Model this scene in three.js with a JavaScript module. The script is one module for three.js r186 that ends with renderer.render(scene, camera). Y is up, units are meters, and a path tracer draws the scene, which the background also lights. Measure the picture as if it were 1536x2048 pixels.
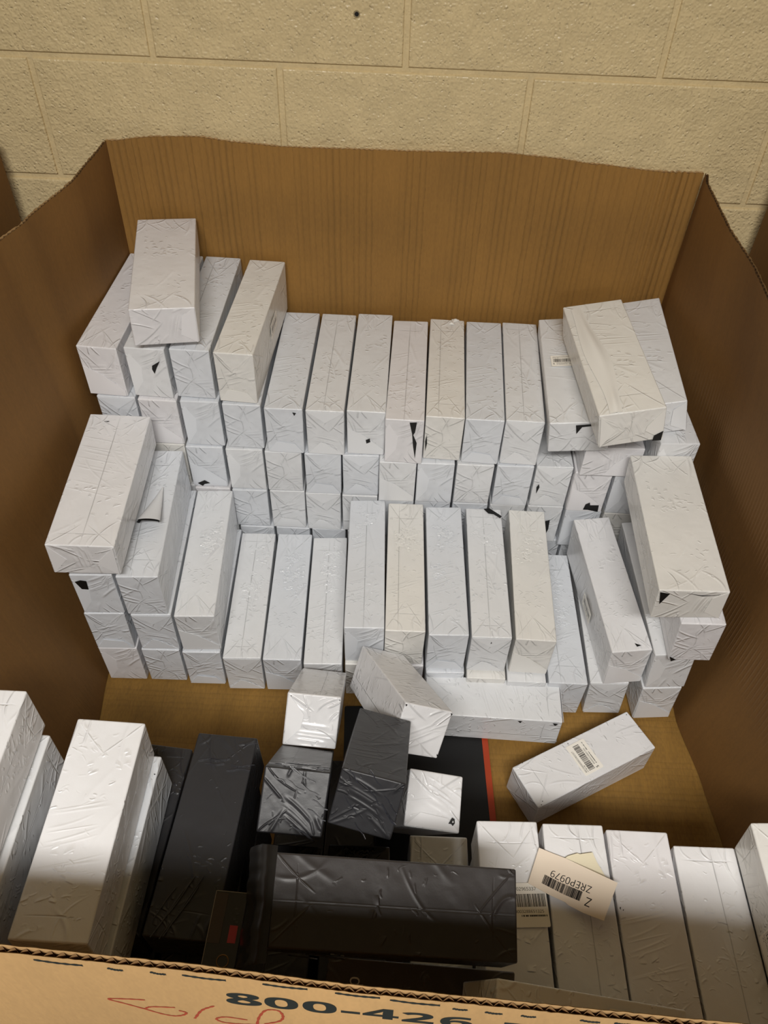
import * as THREE from 'three';
import { mergeGeometries } from 'three/addons/utils/BufferGeometryUtils.js';
import { RectAreaLightUniformsLib } from 'three/addons/lights/RectAreaLightUniformsLib.js';
import { TextGeometry } from 'three/addons/geometries/TextGeometry.js';
import { FontLoader } from 'three/addons/loaders/FontLoader.js';

/* ------------------------------------------------ camera, light, exposure */
const scene = new THREE.Scene();
scene.background = new THREE.Color(0x0b0a09);
const F_PX = 1661.7;
const camera = new THREE.PerspectiveCamera(2 * Math.atan(1024 / F_PX) * 180 / Math.PI, 1536 / 2048, 0.05, 30);
camera.position.set(0.0147, 1.3699, 1.4235);
camera.rotation.set(-0.83126, 0.01458, 0.03667, 'YXZ');
const renderer = new THREE.WebGLRenderer({ antialias: true });
renderer.toneMapping = THREE.LinearToneMapping;
renderer.toneMappingExposure = 1.2;
renderer.shadowMap.enabled = true;
RectAreaLightUniformsLib.init();
const LAMPS = [[0, 2.28, 50, 1.2, 0.3, 'long white ceiling light above the near edge of the bin'], [0, 4.9, 26, 1.2, 0.3, 'long white ceiling light further back in the room']];   // x, z, intensity, width, depth, label
const LAMP_Y = 2.55, LAMP_COL = new THREE.Color(1, 0.97, 0.925);

/* ------------------------------------------------ helpers */
function rng(seed) { let s = seed >>> 0; return () => { s = (s + 0x6D2B79F5) | 0; let t = Math.imul(s ^ (s >>> 15), 1 | s); t = (t + Math.imul(t ^ (t >>> 7), 61 | t)) ^ t; return ((t ^ (t >>> 14)) >>> 0) / 4294967296; }; }
const lerp = (a, b, t) => a + (b - a) * t, clamp = (v, a, b) => Math.min(b, Math.max(a, v));
const sm = (a, b, x) => { const t = clamp((x - a) / (b - a), 0, 1); return t * t * (3 - 2 * t); };
const taken = {};
function numbered(n) { const k = taken[n] = (taken[n] ?? -1) + 1; return k ? `${n}_${String(k).padStart(3, '0')}` : n; }
function shade(o) { o.traverse(m => { if (m.isMesh) { m.castShadow = true; m.receiveShadow = true; } }); return o; }
function part(name, geo, mat, parent) { const m = new THREE.Mesh(geo, mat); m.name = numbered(name); m.castShadow = m.receiveShadow = true; parent.add(m); return m; }
function thing(name, label, category, group) { const o = new THREE.Group(); o.name = numbered(name); o.userData = { label, category }; if (group) o.userData.group = group; scene.add(o); return o; }
function structure(name, geo, mat) { const m = new THREE.Mesh(geo, mat); m.name = name; m.userData.kind = 'structure'; m.castShadow = m.receiveShadow = true; scene.add(m); return m; }
function boxAt(w, h, d, x, y, z) { const g = new THREE.BoxGeometry(w, h, d); g.translate(x, y, z); return g; }

/* smooth tiling value noise on a lattice */
function noise2(w, h, cell, seed, cellY = cell) {
  const nx = Math.max(1, Math.round(w / cell)), ny = Math.max(1, Math.round(h / cellY)), r = rng(seed), g = new Float32Array(nx * ny);
  for (let i = 0; i < g.length; i++) g[i] = r();
  const out = new Float32Array(w * h);
  for (let y = 0; y < h; y++) {
    const fy = y / h * ny, y0 = Math.floor(fy), ty = sm(0, 1, fy - y0), r0 = (y0 % ny) * nx, r1 = ((y0 + 1) % ny) * nx;
    for (let x = 0; x < w; x++) {
      const fx = x / w * nx, x0 = Math.floor(fx), tx = sm(0, 1, fx - x0), a = x0 % nx, b = (x0 + 1) % nx;
      out[y * w + x] = lerp(lerp(g[r0 + a], g[r0 + b], tx), lerp(g[r1 + a], g[r1 + b], tx), ty) - 0.5;
    }
  }
  return out;
}
function dataTex(w, h, rgba, srgb) {
  const t = new THREE.DataTexture(rgba, w, h, THREE.RGBAFormat); t.magFilter = THREE.LinearFilter; t.minFilter = THREE.LinearMipmapLinearFilter; t.generateMipmaps = true;
  t.wrapS = t.wrapT = THREE.RepeatWrapping; if (srgb) t.colorSpace = THREE.SRGBColorSpace; t.anisotropy = 8; t.needsUpdate = true; return t;
}
function greyTex(w, h, f) { const d = new Uint8Array(w * h * 4); for (let i = 0; i < w * h; i++) { const v = clamp(Math.round(f[i] * 255), 0, 255); d[4 * i] = d[4 * i + 1] = d[4 * i + 2] = v; d[4 * i + 3] = 255; } return dataTex(w, h, d, false); }
function colTex(w, h, fn) { const d = new Uint8Array(w * h * 4); for (let i = 0; i < w * h; i++) { const c = fn(i); for (let k = 0; k < 3; k++) d[4 * i + k] = clamp(Math.round(c[k] * 255), 0, 255); d[4 * i + 3] = 255; } return dataTex(w, h, d, true); }

/* ------------------------------------------------ surface materials */
function kraft(seed, rgb, alongU, lineAmp, grain = 1) {
  const W = 1024, fine = noise2(W, W, 3, seed, 9), med = noise2(W, W, 26, seed + 1, 60), big = noise2(W, W, 170, seed + 2), streak = noise2(W, W, 5, seed + 3, 512);
  const h = new Float32Array(W * W), period = W / 52;                   // 52 flutes in 0.6 m
  const id = (i) => { const x = i % W, y = (i / W) | 0; return alongU ? y + med[i] * 3 : x + med[i] * 3; };
  for (let i = 0; i < W * W; i++) { const p = id(i) / period, k = Math.floor(p), amp = 0.5 + 0.5 * Math.sin(k * 12.9898 + k * k * 0.37); h[i] = 0.5 + lineAmp * amp * (Math.pow(Math.abs(Math.sin(Math.PI * p)), 0.6) - 0.6) + (0.10 * fine[i] + 0.2 * med[i]) * grain; }
  const bump = greyTex(W, W, h);
  const map = colTex(W, W, i => { const p = id(i) / period, k = Math.floor(p), amp = 0.5 + 0.5 * Math.sin(k * 12.9898 + k * k * 0.37); const v = 1 + (0.10 * fine[i] + 0.05 * med[i] + 0.05 * streak[i]) * grain + 0.09 * big[i] - lineAmp * 0.16 * amp * (1 - Math.pow(Math.abs(Math.sin(Math.PI * p)), 0.4)); return rgb.map(c => c * v); });
  for (const t of [bump, map]) t.repeat.set(1 / 0.6, 1 / 0.6);
  return new THREE.MeshStandardMaterial({ map, bumpMap: bump, bumpScale: 0.0011, roughness: 0.78, metalness: 0 });
}
const M = {};
M.kraftBack = kraft(11, [0.585, 0.428, 0.2], false, 1.0, 0.55);
M.kraftSide = kraft(21, [0.50, 0.355, 0.165], false, 0.03, 0.5);
M.kraftFloor = kraft(31, [0.55, 0.41, 0.175], true, 0.45);
M.kraftOuter = kraft(41, [0.765, 0.615, 0.415], false, 0.10, 0.35);
M.flute = new THREE.MeshStandardMaterial({ color: 0x8d6a40, roughness: 0.9, side: THREE.DoubleSide });
{ // painted concrete block: orange-peel paint over a pitted face
  const W = 1024, h = new Float32Array(W * W), r = rng(77), a = noise2(W, W, 7, 5), b = noise2(W, W, 15, 6), c = noise2(W, W, 60, 7), e = noise2(W, W, 4, 8);
  for (let i = 0; i < W * W; i++) h[i] = 0.55 + 0.30 * a[i] + 0.24 * b[i] + 0.12 * c[i] + 0.06 * e[i];
  for (let k = 0; k < 2600; k++) {                                         // pits and drips
    const x0 = r() * W, y0 = r() * W, rx = 1.5 + r() * r() * 7, ry = 1.5 + r() * 3, s = r() < 0.62 ? -1 : 0.8, A = 0.1 + 0.28 * r(), R = Math.ceil(rx * 2), th = (r() - 0.5) * 1.4, ct = Math.cos(th), st = Math.sin(th);
    for (let y = -R; y <= R; y++) for (let x = -R; x <= R; x++) { const u = (x * ct + y * st) / rx, v = (-x * st + y * ct) / ry, g = Math.exp(-(u * u + v * v)); if (g > 0.02) h[((Math.floor(y0) + y + W) % W) * W + ((Math.floor(x0) + x + W) % W)] += s * A * g; }
  }
  const bump = greyTex(W, W, h), map = colTex(W, W, i => { const v = 1 + 0.05 * c[i] + 0.04 * a[i]; return [0.85 * v, 0.772 * v, 0.60 * v]; });
  for (const t of [bump, map]) t.repeat.set(1 / 0.42, 1 / 0.42);
  M.block = new THREE.MeshPhysicalMaterial({ map, bumpMap: bump, bumpScale: 0.0030, roughness: 0.3, specularIntensity: 0.8 });
  M.mortar = new THREE.MeshPhysicalMaterial({ map, bumpMap: bump, bumpScale: 0.0012, roughness: 0.4 });
}
M.plaster = new THREE.MeshStandardMaterial({ color: 0xb9ab88, roughness: 0.8 });
M.ceiling = new THREE.MeshStandardMaterial({ color: 0xc9c4b6, roughness: 0.9 });
M.concrete = new THREE.MeshStandardMaterial({ color: 0x6f6b64, roughness: 0.7 });
M.wood = new THREE.MeshStandardMaterial({ color: 0x94744a, roughness: 0.85 });
M.dark = new THREE.MeshStandardMaterial({ color: 0x0a0909, roughness: 0.6, side: THREE.DoubleSide });

/* ------------------------------------------------ the shrink-wrapped boxes: relief of the film */
const PX = 2600;                                                         // texels per metre of wrapper
function wrapAtlas(dims, seed, dark, plainTop = false) {
  const [a, w, L] = dims, r = rng(seed), A = Math.round(a * PX), Wd = Math.round(w * PX), Ln = Math.round(L * PX);
  const faces = {}; let y = 0;
  for (const [n, hgt] of [['top', A], ['bottom', A], ['right', Wd], ['left', Wd]]) { faces[n] = [0, y, Ln, hgt]; y += hgt; }
  faces.front = [0, y, A, Wd]; faces.back = [A, y, A, Wd]; y += Wd;
  const TW = Math.max(Ln, 2 * A), TH = y, H = new Float32Array(TW * TH), C = new Float32Array(TW * TH).fill(1);
  const lowA = noise2(TW, TH, 60, seed + 1), lowB = noise2(TW, TH, 22, seed + 2), hi = noise2(TW, TH, 4, seed + 3);
  const lowC = noise2(TW, TH, 11, seed + 4), basis = (i) => 0.40 + 0.12 * lowA[i] + 0.05 * lowB[i] + 0.016 * lowC[i] * Math.max(0, lowA[i] * 4);
  for (let i = 0; i < H.length; i++) H[i] = basis(i) + 0.004 * hi[i];
  function ridge(f, p0, p1, p2, amp, sig, tint) {                        // a fold of the film along a bent line, inside face f (pixels of that face)
    const [fx, fy, fw, fh] = f, len = Math.hypot(p1[0] - p0[0], p1[1] - p0[1]) + Math.hypot(p2[0] - p1[0], p2[1] - p1[1]), n = Math.max(8, Math.ceil(len)), R = Math.ceil(sig * 2.6);
    for (let k = 0; k <= n; k++) {
      const t = k / n, q = 1 - t, cx = q * q * p0[0] + 2 * q * t * p1[0] + t * t * p2[0], cy = q * q * p0[1] + 2 * q * t * p1[1] + t * t * p2[1], taper = Math.min(1, 4 * t + 0.15, 4 * (1 - t) + 0.1);
      for (let yy = Math.floor(cy) - R; yy <= cy + R; yy++) { if (yy < 0 || yy >= fh) continue; for (let xx = Math.floor(cx) - R; xx <= cx + R; xx++) { if (xx < 0 || xx >= fw) continue; const d2 = (xx - cx) ** 2 + (yy - cy) ** 2, g = Math.exp(-d2 / (sig * sig)) * taper; if (g < 0.02) continue; const i = (fy + yy) * TW + fx + xx, base = basis(i); const v = base + amp * g; if (amp > 0 ? v > H[i] : v < H[i]) H[i] = v; if (tint) C[i] = Math.min(C[i], 1 - tint * g); } }
    }
  }
  const u = (lo, hi2) => lo + (hi2 - lo) * r();
  const busy = u(0.75, 1.25);
  for (const n of ['top', 'bottom', 'right', 'left']) {
    const f = faces[n], [, , fw, fh] = f;
    for (const end of [0, 1]) {                                          // short fans of folds at both ends
      const k = Math.round(u(3, 9) * busy);
      for (let i = 0; i < k; i++) { const y0 = u(0.03, 0.97) * fh, l = u(0.05, 0.22) * fw, x0 = end ? fw - 1 : 1, s = end ? -1 : 1; ridge(f, [x0, y0], [x0 + s * l * 0.6, y0 + u(-0.1, 0.1) * fh], [x0 + s * l, y0 + u(-0.35, 0.35) * fh], u(0.06, 0.24), u(2.4, 6.5)); }
      const l = u(0.06, 0.13) * fw, s = end ? -1 : 1, x0 = end ? fw - 1 : 0;
      if (r() < 0.7) { ridge(f, [x0 + s * l, fh * 0.12], [x0 + s * l * 1.1, fh * 0.5], [x0 + s * l, fh * 0.88], -0.10, 1.6, 0.10); }
      if (r() < 0.6) { ridge(f, [x0, 0], [x0 + s * l * 0.9, fh * 0.25], [x0 + s * l * 1.8, fh * u(0.4, 0.6)], 0.16, 2.4, 0); ridge(f, [x0, fh], [x0 + s * l * 0.9, fh * 0.75], [x0 + s * l * 1.8, fh * u(0.4, 0.6)], 0.16, 2.4, 0); }
    }
    const k = Math.round(u(2, 7) * busy);                                // long slack folds across the face
    for (let i = 0; i < k; i++) { const x0 = u(0.05, 0.85) * fw, y0 = u(0, 1) * fh, l = u(0.12, 0.3) * fw, dir = r() < 0.7 ? 1 : -1; ridge(f, [x0, y0], [x0 + l * 0.5, y0 + dir * u(0.05, 0.25) * fh], [x0 + l, y0 + dir * u(0.2, 0.7) * fh], u(0.05, 0.17), u(3.5, 10)); }
    if (r() < 0.45) for (let i = 0; i < 9; i++) { const x0 = u(0.05, 0.5) * fw + i * 14; ridge(f, [x0, u(0.0, 0.1) * fh], [x0 + 18, fh * 0.4], [x0 + u(30, 60), u(0.55, 0.95) * fh], u(0.05, 0.12), u(2, 4)); }
    if (r() < 0.5 && !plainTop) { const v = u(0.3, 0.68) * fh, v2 = v + u(-3, 3); ridge(f, [0, v], [fw / 2, v], [fw, v2], -0.07, 1.2, dark ? 0 : 0.24); ridge(f, [0, v + 4], [fw / 2, v + 4], [fw, v2 + 4], 0.05, 1.6, 0); }
    for (let i = 0; i < 26 * busy; i++) { const x0 = u(0, 1) * fw, y0 = u(0, 1) * fh, l = u(8, 30); ridge(f, [x0, y0], [x0 + u(-l, l) * 0.5, y0 + u(-l, l) * 0.6], [x0 + u(-l, l), y0 + u(-l, l)], u(-0.05, 0.1), u(1.2, 2.2)); }
  }
  for (const n of ['top', 'bottom', 'right', 'left']) {                  // crinkled spots where the film shrank unevenly
    const f = faces[n], [, , fw, fh] = f;
    for (let s = 0; s < (dark ? 1 : 4); s++) { const x0 = u(0.1, 0.9) * fw, y0 = u(0.2, 0.8) * fh, R = u(50, 150); for (let i = 0; i < 14; i++) { const a = x0 + u(-1, 1) * u(0, 1) * R, b = y0 + u(-1, 1) * fh * 0.4, l = u(8, 30), th = u(0.7, 2.3); ridge(f, [a, b], [a + Math.cos(th) * l * 0.5 + u(-9, 9), b + Math.sin(th) * l * 0.5], [a + Math.cos(th) * l, b + Math.sin(th) * l], u(0.04, 0.16), u(1.5, 3.2)); } }
  }
  for (const [n, sgn] of [['top', 1], ['right', -1], ['left', -1]]) {    // small puckers of the film, steeper on one side
    const [fx, fy, fw, fh] = faces[n], cl = dark ? 1 : 2;
    for (let s = 0; s < cl; s++) { const x0 = u(0.15, 0.85) * fw, y0 = u(0.25, 0.75) * fh, R = u(40, 130), cnt = Math.round(u(5, 12));
      for (let k = 0; k < cnt; k++) { const cx = Math.round(x0 + u(-1, 1) * R), cy = Math.round(y0 + u(-1, 1) * fh * 0.3), hv = u(5, 15), amp = u(0.14, 0.26), st = u(3.5, 6), tl = u(9, 20), bend = u(-0.6, 0.6);
        for (let b = -Math.ceil(hv); b <= hv; b++) { const yy = cy + b; if (yy < 1 || yy >= fh - 1) continue; const gv = 1 - (b / hv) ** 2; for (let a = -Math.ceil(st) - 10; a <= tl + 10; a++) { const xx = cx + sgn * a; if (xx < 1 || xx >= fw - 1) continue; const t = a + bend * b, f = t < -st ? 0 : t < 0 ? sm(-st, 0, t) : Math.max(0, 1 - t / tl) ** 1.5; if (f <= 0) continue; const i = (fy + yy) * TW + fx + xx, h2 = basis(i) + amp * f * gv; if (h2 > H[i]) H[i] = h2; } } } }
  }
  for (const n of ['front', 'back']) {                                   // folded ends: creases from the corners, flaps, pulled folds
    const f = faces[n], [, , fw, fh] = f, kind = Math.floor(r() * 3), cx = fw * u(0.42, 0.58), top = fh * u(0.30, 0.46), bot = fh * u(0.56, 0.72);
    const line = (p, q, amp = 0.17, tint = 0.08) => { if (r() < 0.35) return; const j = 26; ridge(f, [p[0] + u(-j, j) * 0.4, p[1]], [(p[0] + q[0]) / 2 + u(-j, j), (p[1] + q[1]) / 2 + u(-j, j)], [q[0] + u(-j, j), q[1] + u(-j, j)], amp, u(1.8, 3.4), dark ? 0 : tint); };
    if (kind === 0) { line([0, 0], [cx, top]); line([fw, 0], [cx, top]); line([0, fh], [cx, bot]); line([fw, fh], [cx, bot]); line([cx, top], [cx, bot], -0.1); }
    else if (kind === 1) { line([0, fh * 0.04], [fw * 0.38, fh * 0.44]); line([fw, fh * 0.04], [fw * 0.62, fh * 0.44]); line([fw * 0.3, fh * 0.4], [fw * 0.7, fh * 0.4], -0.12); line([0, fh * 0.97], [fw * 0.5, fh * 0.66]); line([fw, fh * 0.97], [fw * 0.5, fh * 0.66]); }
    else { line([0, 0], [fw, fh * u(0.7, 1)]); line([0, fh], [fw * 0.55, fh * 0.5]); line([fw * 0.2, fh * 0.55], [fw * 0.85, fh * 0.52], -0.12); line([fw * 0.25, fh * 0.2], [fw * 0.25, fh * 0.75], -0.08); }
    const k = Math.round(u(8, 15) * busy);
    for (let i = 0; i < k; i++) { const side = Math.floor(r() * 4), t = r(), e = [[t * fw, 0], [t * fw, fh - 1], [0, t * fh], [fw - 1, t * fh]][side], m = [u(0.2, 0.8) * fw, u(0.25, 0.75) * fh], q = 0.35 + 0.4 * r(); const p2 = [lerp(e[0], m[0], q), lerp(e[1], m[1], q)]; ridge(f, e, [(e[0] + p2[0]) / 2 + u(-10, 10), (e[1] + p2[1]) / 2 + u(-10, 10)], p2, u(0.06, 0.26), u(2.2, 6.5)); }
    { const m = [u(0.1, 0.5) * fw, u(0.2, 0.8) * fh], th = u(-0.9, 0.9); for (let i = 0; i < 5; i++) { const l = u(0.4, 0.8) * fw, o2 = (i - 2) * u(10, 22); ridge(f, [m[0], m[1] + o2], [m[0] + l * 0.5, m[1] + o2 + th * l * 0.35], [m[0] + l, m[1] + o2 + th * l], u(0.06, 0.2), u(3, 8)); } }
    for (let i = 0; i < 22; i++) { const x0 = u(0, 1) * fw, y0 = u(0, 1) * fh, l = u(8, 34); ridge(f, [x0, y0], [x0 + u(-l, l) * 0.5, y0 + u(-l, l) * 0.5], [x0 + u(-l, l), y0 + u(-l, l)], u(-0.06, 0.12), u(1.3, 2.4)); }
    for (let i = 0; i < fw * fh; i++) { const p = (f[1] + ((i / fw) | 0)) * TW + f[0] + (i % fw); if (!dark) C[p] *= 0.975 + 0.03 * lowB[p]; }
  }
  const bump = greyTex(TW, TH, H), map = dark ? null : colTex(TW, TH, i => { const v = C[i] * (0.985 + 0.02 * lowA[i]); return [v, v, v]; });
  const uv = {}; for (const n in faces) { const [x, yy, fw, fh] = faces[n]; uv[n] = [(x + 1.5) / TW, (yy + 1.5) / TH, (x + fw - 1.5) / TW, (yy + fh - 1.5) / TH]; }
  return { bump, map, uv };
}
/* a carton with soft edges and slightly bulged sides; front = +z */
function cartonGeometry(dims, uv, seed, slack = 1) {
  const [a, w, L] = dims, r = rng(seed), R = 0.0022, h = [a / 2 - 0.0013, w / 2 - 0.0008, L / 2 - 0.001];
  const bulge = {}; for (const n of ['top', 'bottom', 'right', 'left', 'front', 'back']) bulge[n] = (r() - 0.75) * 0.0016 * slack;
  const corner = Array.from({ length: 8 }, () => [(r() - 0.5) * 0.0018 * slack, (r() - 0.5) * 0.0014 * slack, (r() - 0.5) * 0.003 * slack]);
  const F = { top: [[0, 0, -1], [1, 0, 0], [0, 1, 0], 2, 0, 1], bottom: [[0, 0, 1], [1, 0, 0], [0, -1, 0], 2, 0, 1], right: [[0, 0, 1], [0, -1, 0], [1, 0, 0], 2, 1, 0], left: [[0, 0, 1], [0, 1, 0], [-1, 0, 0], 2, 1, 0], front: [[1, 0, 0], [0, 1, 0], [0, 0, 1], 0, 1, 2], back: [[-1, 0, 0], [0, 1, 0], [0, 0, -1], 0, 1, 2] };
  const pos = [], nor = [], uvs = [], idx = [];
  const steps = (half) => { const s = [-half, -half + R * 0.35, -half + R], n = half > 0.08 ? 10 : 5; for (let i = 1; i < n; i++) s.push(lerp(-half + R, half - R, i / n)); s.push(half - R, half - R * 0.35, half); return s; };
  for (const n in F) {
    const [U, V, N, iu, iv, iw] = F[n], su = steps(h[iu]), sv = steps(h[iv]), base = pos.length / 3, [u0, v0, u1, v1] = uv[n];
    for (const p of su) for (const q of sv) {
      const c = [0, 0, 0]; for (let k = 0; k < 3; k++) c[k] = U[k] * p + V[k] * q + N[k] * h[iw];
      const inner = c.map((v, k) => clamp(v, -h[k] + R, h[k] - R)), d = c.map((v, k) => v - inner[k]), l = Math.hypot(...d) || 1;
      const nn = d.map(v => v / l), b = bulge[n] * (1 - (p / h[iu]) ** 2) * (1 - (q / h[iv]) ** 2);
      const t = inner.map((v, k) => (v / h[k] + 1) / 2), off = [0, 0, 0];
      for (let k = 0; k < 8; k++) { const wgt = (k & 1 ? t[0] : 1 - t[0]) * (k & 2 ? t[1] : 1 - t[1]) * (k & 4 ? t[2] : 1 - t[2]); for (let j = 0; j < 3; j++) off[j] += corner[k][j] * wgt; }
      for (let k = 0; k < 3; k++) pos.push(inner[k] + nn[k] * R + N[k] * b + off[k]);
      nor.push(...nn); uvs.push(lerp(u0, u1, (p / h[iu] + 1) / 2), lerp(v0, v1, (q / h[iv] + 1) / 2));
    }
    const nv = sv.length;
    for (let i = 0; i < su.length - 1; i++) for (let j = 0; j < nv - 1; j++) { const A = base + i * nv + j, B = A + nv; idx.push(A, B, A + 1, B, B + 1, A + 1); }
  }
  const g = new THREE.BufferGeometry(); g.setAttribute('position', new THREE.Float32BufferAttribute(pos, 3)); g.setAttribute('normal', new THREE.Float32BufferAttribute(nor, 3)); g.setAttribute('uv', new THREE.Float32BufferAttribute(uvs, 2));
  // make every triangle face outwards
  const p = pos; for (let i = 0; i < idx.length; i += 3) { const [i0, i1, i2] = [idx[i], idx[i + 1], idx[i + 2]]; const e = [0, 1, 2].map(k => p[3 * i1 + k] - p[3 * i0 + k]), f2 = [0, 1, 2].map(k => p[3 * i2 + k] - p[3 * i0 + k]); const cr = [e[1] * f2[2] - e[2] * f2[1], e[2] * f2[0] - e[0] * f2[2], e[0] * f2[1] - e[1] * f2[0]]; const dn = cr[0] * nor[3 * i0] + cr[1] * nor[3 * i0 + 1] + cr[2] * nor[3 * i0 + 2]; if (dn < 0) { idx[i + 1] = i2; idx[i + 2] = i1; } }
  g.setIndex(idx); return g;
}
/* thin folded flaps of film lying on the front end */
function flapGeometries(dims, seed) {
  const [a, w, L] = dims, r = rng(seed * 31 + 7), T = 0.0005, out = [];
  const sheet = (pts) => { const s = new THREE.Shape(); s.moveTo(...pts[0]); pts.slice(1).forEach(p => s.lineTo(...p)); s.closePath(); const g = new THREE.ExtrudeGeometry(s, { depth: T, bevelEnabled: false }); g.translate(0, 0, L / 2 - 0.0004); out.push(g); };
  const X = a / 2 - 0.003, Y = w / 2 - 0.003, k = seed % 5, pk = (lo, hi) => lo + (hi - lo) * r();
  if (k === 0) { sheet([[-X, -Y], [X, -Y], [pk(0, 0.25) * X, -Y + w * pk(0.24, 0.34)], [-pk(0.05, 0.3) * X, -Y + w * pk(0.2, 0.3)]]); sheet([[-X, Y], [pk(-0.2, 0.2) * X, Y - w * pk(0.2, 0.28)], [X, Y]]); }
  else if (k === 1) { sheet([[-X, -Y], [-X + a * 0.27, -Y + w * 0.3], [-X + a * 0.31, Y - w * 0.36], [-X, Y]]); }
  else if (k === 2) { sheet([[-X, -Y], [X, -Y], [X * 0.55, -Y + w * 0.2], [-X * 0.5, -Y + w * 0.24]]); }
  else if (k === 3) { sheet([[-X, Y * 0.2], [-X * 0.1, -Y * 0.1], [X, -Y * 0.75], [X, -Y], [-X, -Y]]); }
  return out;
}
const KIND = { K: [0.08, 0.077, 0.215], A: [0.0702, 0.105, 0.295], B: [0.08, 0.077, 0.238], X: [0.09, 0.055, 0.25], D: [0.08, 0.07, 0.2], W: [0.08, 0.077, 0.22] };
const TONES = { cool: [0.785, 0.815, 0.86], pale: [0.83, 0.845, 0.865], warm: [0.86, 0.848, 0.812], lilac: [0.85, 0.84, 0.86], plain: [0.87, 0.87, 0.885] };
const atlasOf = {}, matOf = {}, geoOf = {};
function atlas(kind, v, dark) { const k = kind + v + (dark ? 'd' : ''); return atlasOf[k] ??= wrapAtlas(KIND[kind], 100 + v * 17 + kind.charCodeAt(0) * 7 + (dark ? 5 : 0), dark, kind === 'B' && v === 2); }
function wrapMat(kind, v, tone) {
  const k = kind + v + tone; if (matOf[k]) return matOf[k];
  const dark = tone === 'black', at = atlas(kind, v, dark), m = new THREE.MeshPhysicalMaterial({ bumpMap: at.bump, bumpScale: dark ? 0.0050 : 0.0052, roughness: dark ? 0.42 : 0.25, specularIntensity: 1, ior: 1.5 });
  if (dark) m.color.setRGB(...({ D: [0.062, 0.047, 0.032], X: [0.03, 0.026, 0.025] }[kind] ?? [0.026, 0.026, 0.029])); else { m.map = at.map; m.color.setRGB(...TONES[tone]); }
  return matOf[k] = m;
}
function wrapGeo(kind, v, dark, wide) { const k = kind + v + (dark ? 'd' : '') + (wide ? 'w' : ''); if (geoOf[k]) return geoOf[k]; const g = wide ? wrapGeo(kind, v, dark, false).clone().rotateZ(Math.PI / 2) : cartonGeometry(KIND[kind], atlas(kind, v, dark).uv, 300 + v * 13 + kind.charCodeAt(0), dark ? 2.2 : 1); return geoOf[k] = g; }
function flapGeos(kind, v, wide) { const k = 'f' + kind + v + (wide ? 'w' : ''); return geoOf[k] ??= wide ? flapGeos(kind, v, false).map(g => g.clone().rotateZ(Math.PI / 2)) : flapGeometries(KIND[kind], v); }
let boxCount = 0; const nVar = { K: 1, A: 5, B: 3, X: 1, D: 1, W: 1 };
/* one wrapped box; o.at = centre, o.rot = rotation vector or o.yaw in degrees; o.wide turns it onto its broad side */
function wrappedBox(o) {
  const tone = o.tone ?? 'pale', dark = tone === 'black', v = o.v ?? (boxCount * 7 + 3) % nVar[o.kind], dims = o.wide ? [KIND[o.kind][1], KIND[o.kind][0], KIND[o.kind][2]] : KIND[o.kind];
  boxCount++;
  const t = thing(dark ? 'black_wrapped_box' : 'white_wrapped_box', o.label, 'box', o.group);
  let rot = o.rot ? new THREE.Quaternion().setFromAxisAngle(new THREE.Vector3(...o.rot).normalize(), new THREE.Vector3(...o.rot).length()) : new THREE.Quaternion().setFromEuler(new THREE.Euler((o.pitch ?? 0) * Math.PI / 180, (o.yaw ?? 0) * Math.PI / 180, (o.roll ?? 0) * Math.PI / 180, 'YXZ'));
  if (o.across) rot = rot.multiply(new THREE.Quaternion().setFromAxisAngle(new THREE.Vector3(0, 1, 0), Math.PI / 2));   // long side along x
  t.quaternion.copy(rot);
  t.position.set(0, -dims[1] / 2, 0).applyQuaternion(rot).add(new THREE.Vector3(...o.at));   // origin at the base
  const mat = wrapMat(o.kind, v, tone), lift = (m) => { m.position.y = dims[1] / 2; return m; };
  lift(part('wrapper', wrapGeo(o.kind, v, dark, o.wide), mat, t));
  if (o.flap !== false && !dark) for (const g of flapGeos(o.kind, o.flapV ?? (boxCount * 3) % 5, o.wide)) lift(part('folded_film_flap', g, M.film[tone] ??= new THREE.MeshPhysicalMaterial({ color: new THREE.Color().setRGB(...TONES[tone]), roughness: 0.28, ior: 1.5 }), t));
  o.dims = dims; o.node = t;
  return o;
}
M.film = {};
/* a torn patch in the film that shows the black carton under it; face 'top'|'front'|..., points in metres from the face centre */
const FACE = { top: [[1, 0, 0], [0, 0, -1], [0, 1, 0], 1], front: [[1, 0, 0], [0, 1, 0], [0, 0, 1], 2], left: [[0, 0, 1], [0, 1, 0], [-1, 0, 0], 0], right: [[0, 0, -1], [0, 1, 0], [1, 0, 0], 0], back: [[-1, 0, 0], [0, 1, 0], [0, 0, -1], 2] };
function faceMatrix(o, face, proud) {
  const [U, V, N, k] = FACE[face], m = new THREE.Matrix4().makeBasis(new THREE.Vector3(...U), new THREE.Vector3(...V), new THREE.Vector3(...N));
  const c = new THREE.Vector3(...N).multiplyScalar(o.dims[k] / 2 + proud); c.y += o.dims[1] / 2; m.setPosition(c); return m;
}
function tear(o, face, pts, proud = 0.0008) {
  const s = new THREE.Shape(); pts.forEach((p, i) => i ? s.lineTo(...p) : s.moveTo(...p)); s.closePath();
  const g = new THREE.ExtrudeGeometry(s, { depth: 0.0003, bevelEnabled: false }); g.applyMatrix4(faceMatrix(o, face, proud));
  const m = part('torn_patch', g, M.dark, o.node); m.userData.label = 'torn patch showing black carton'; return m;
}
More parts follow.
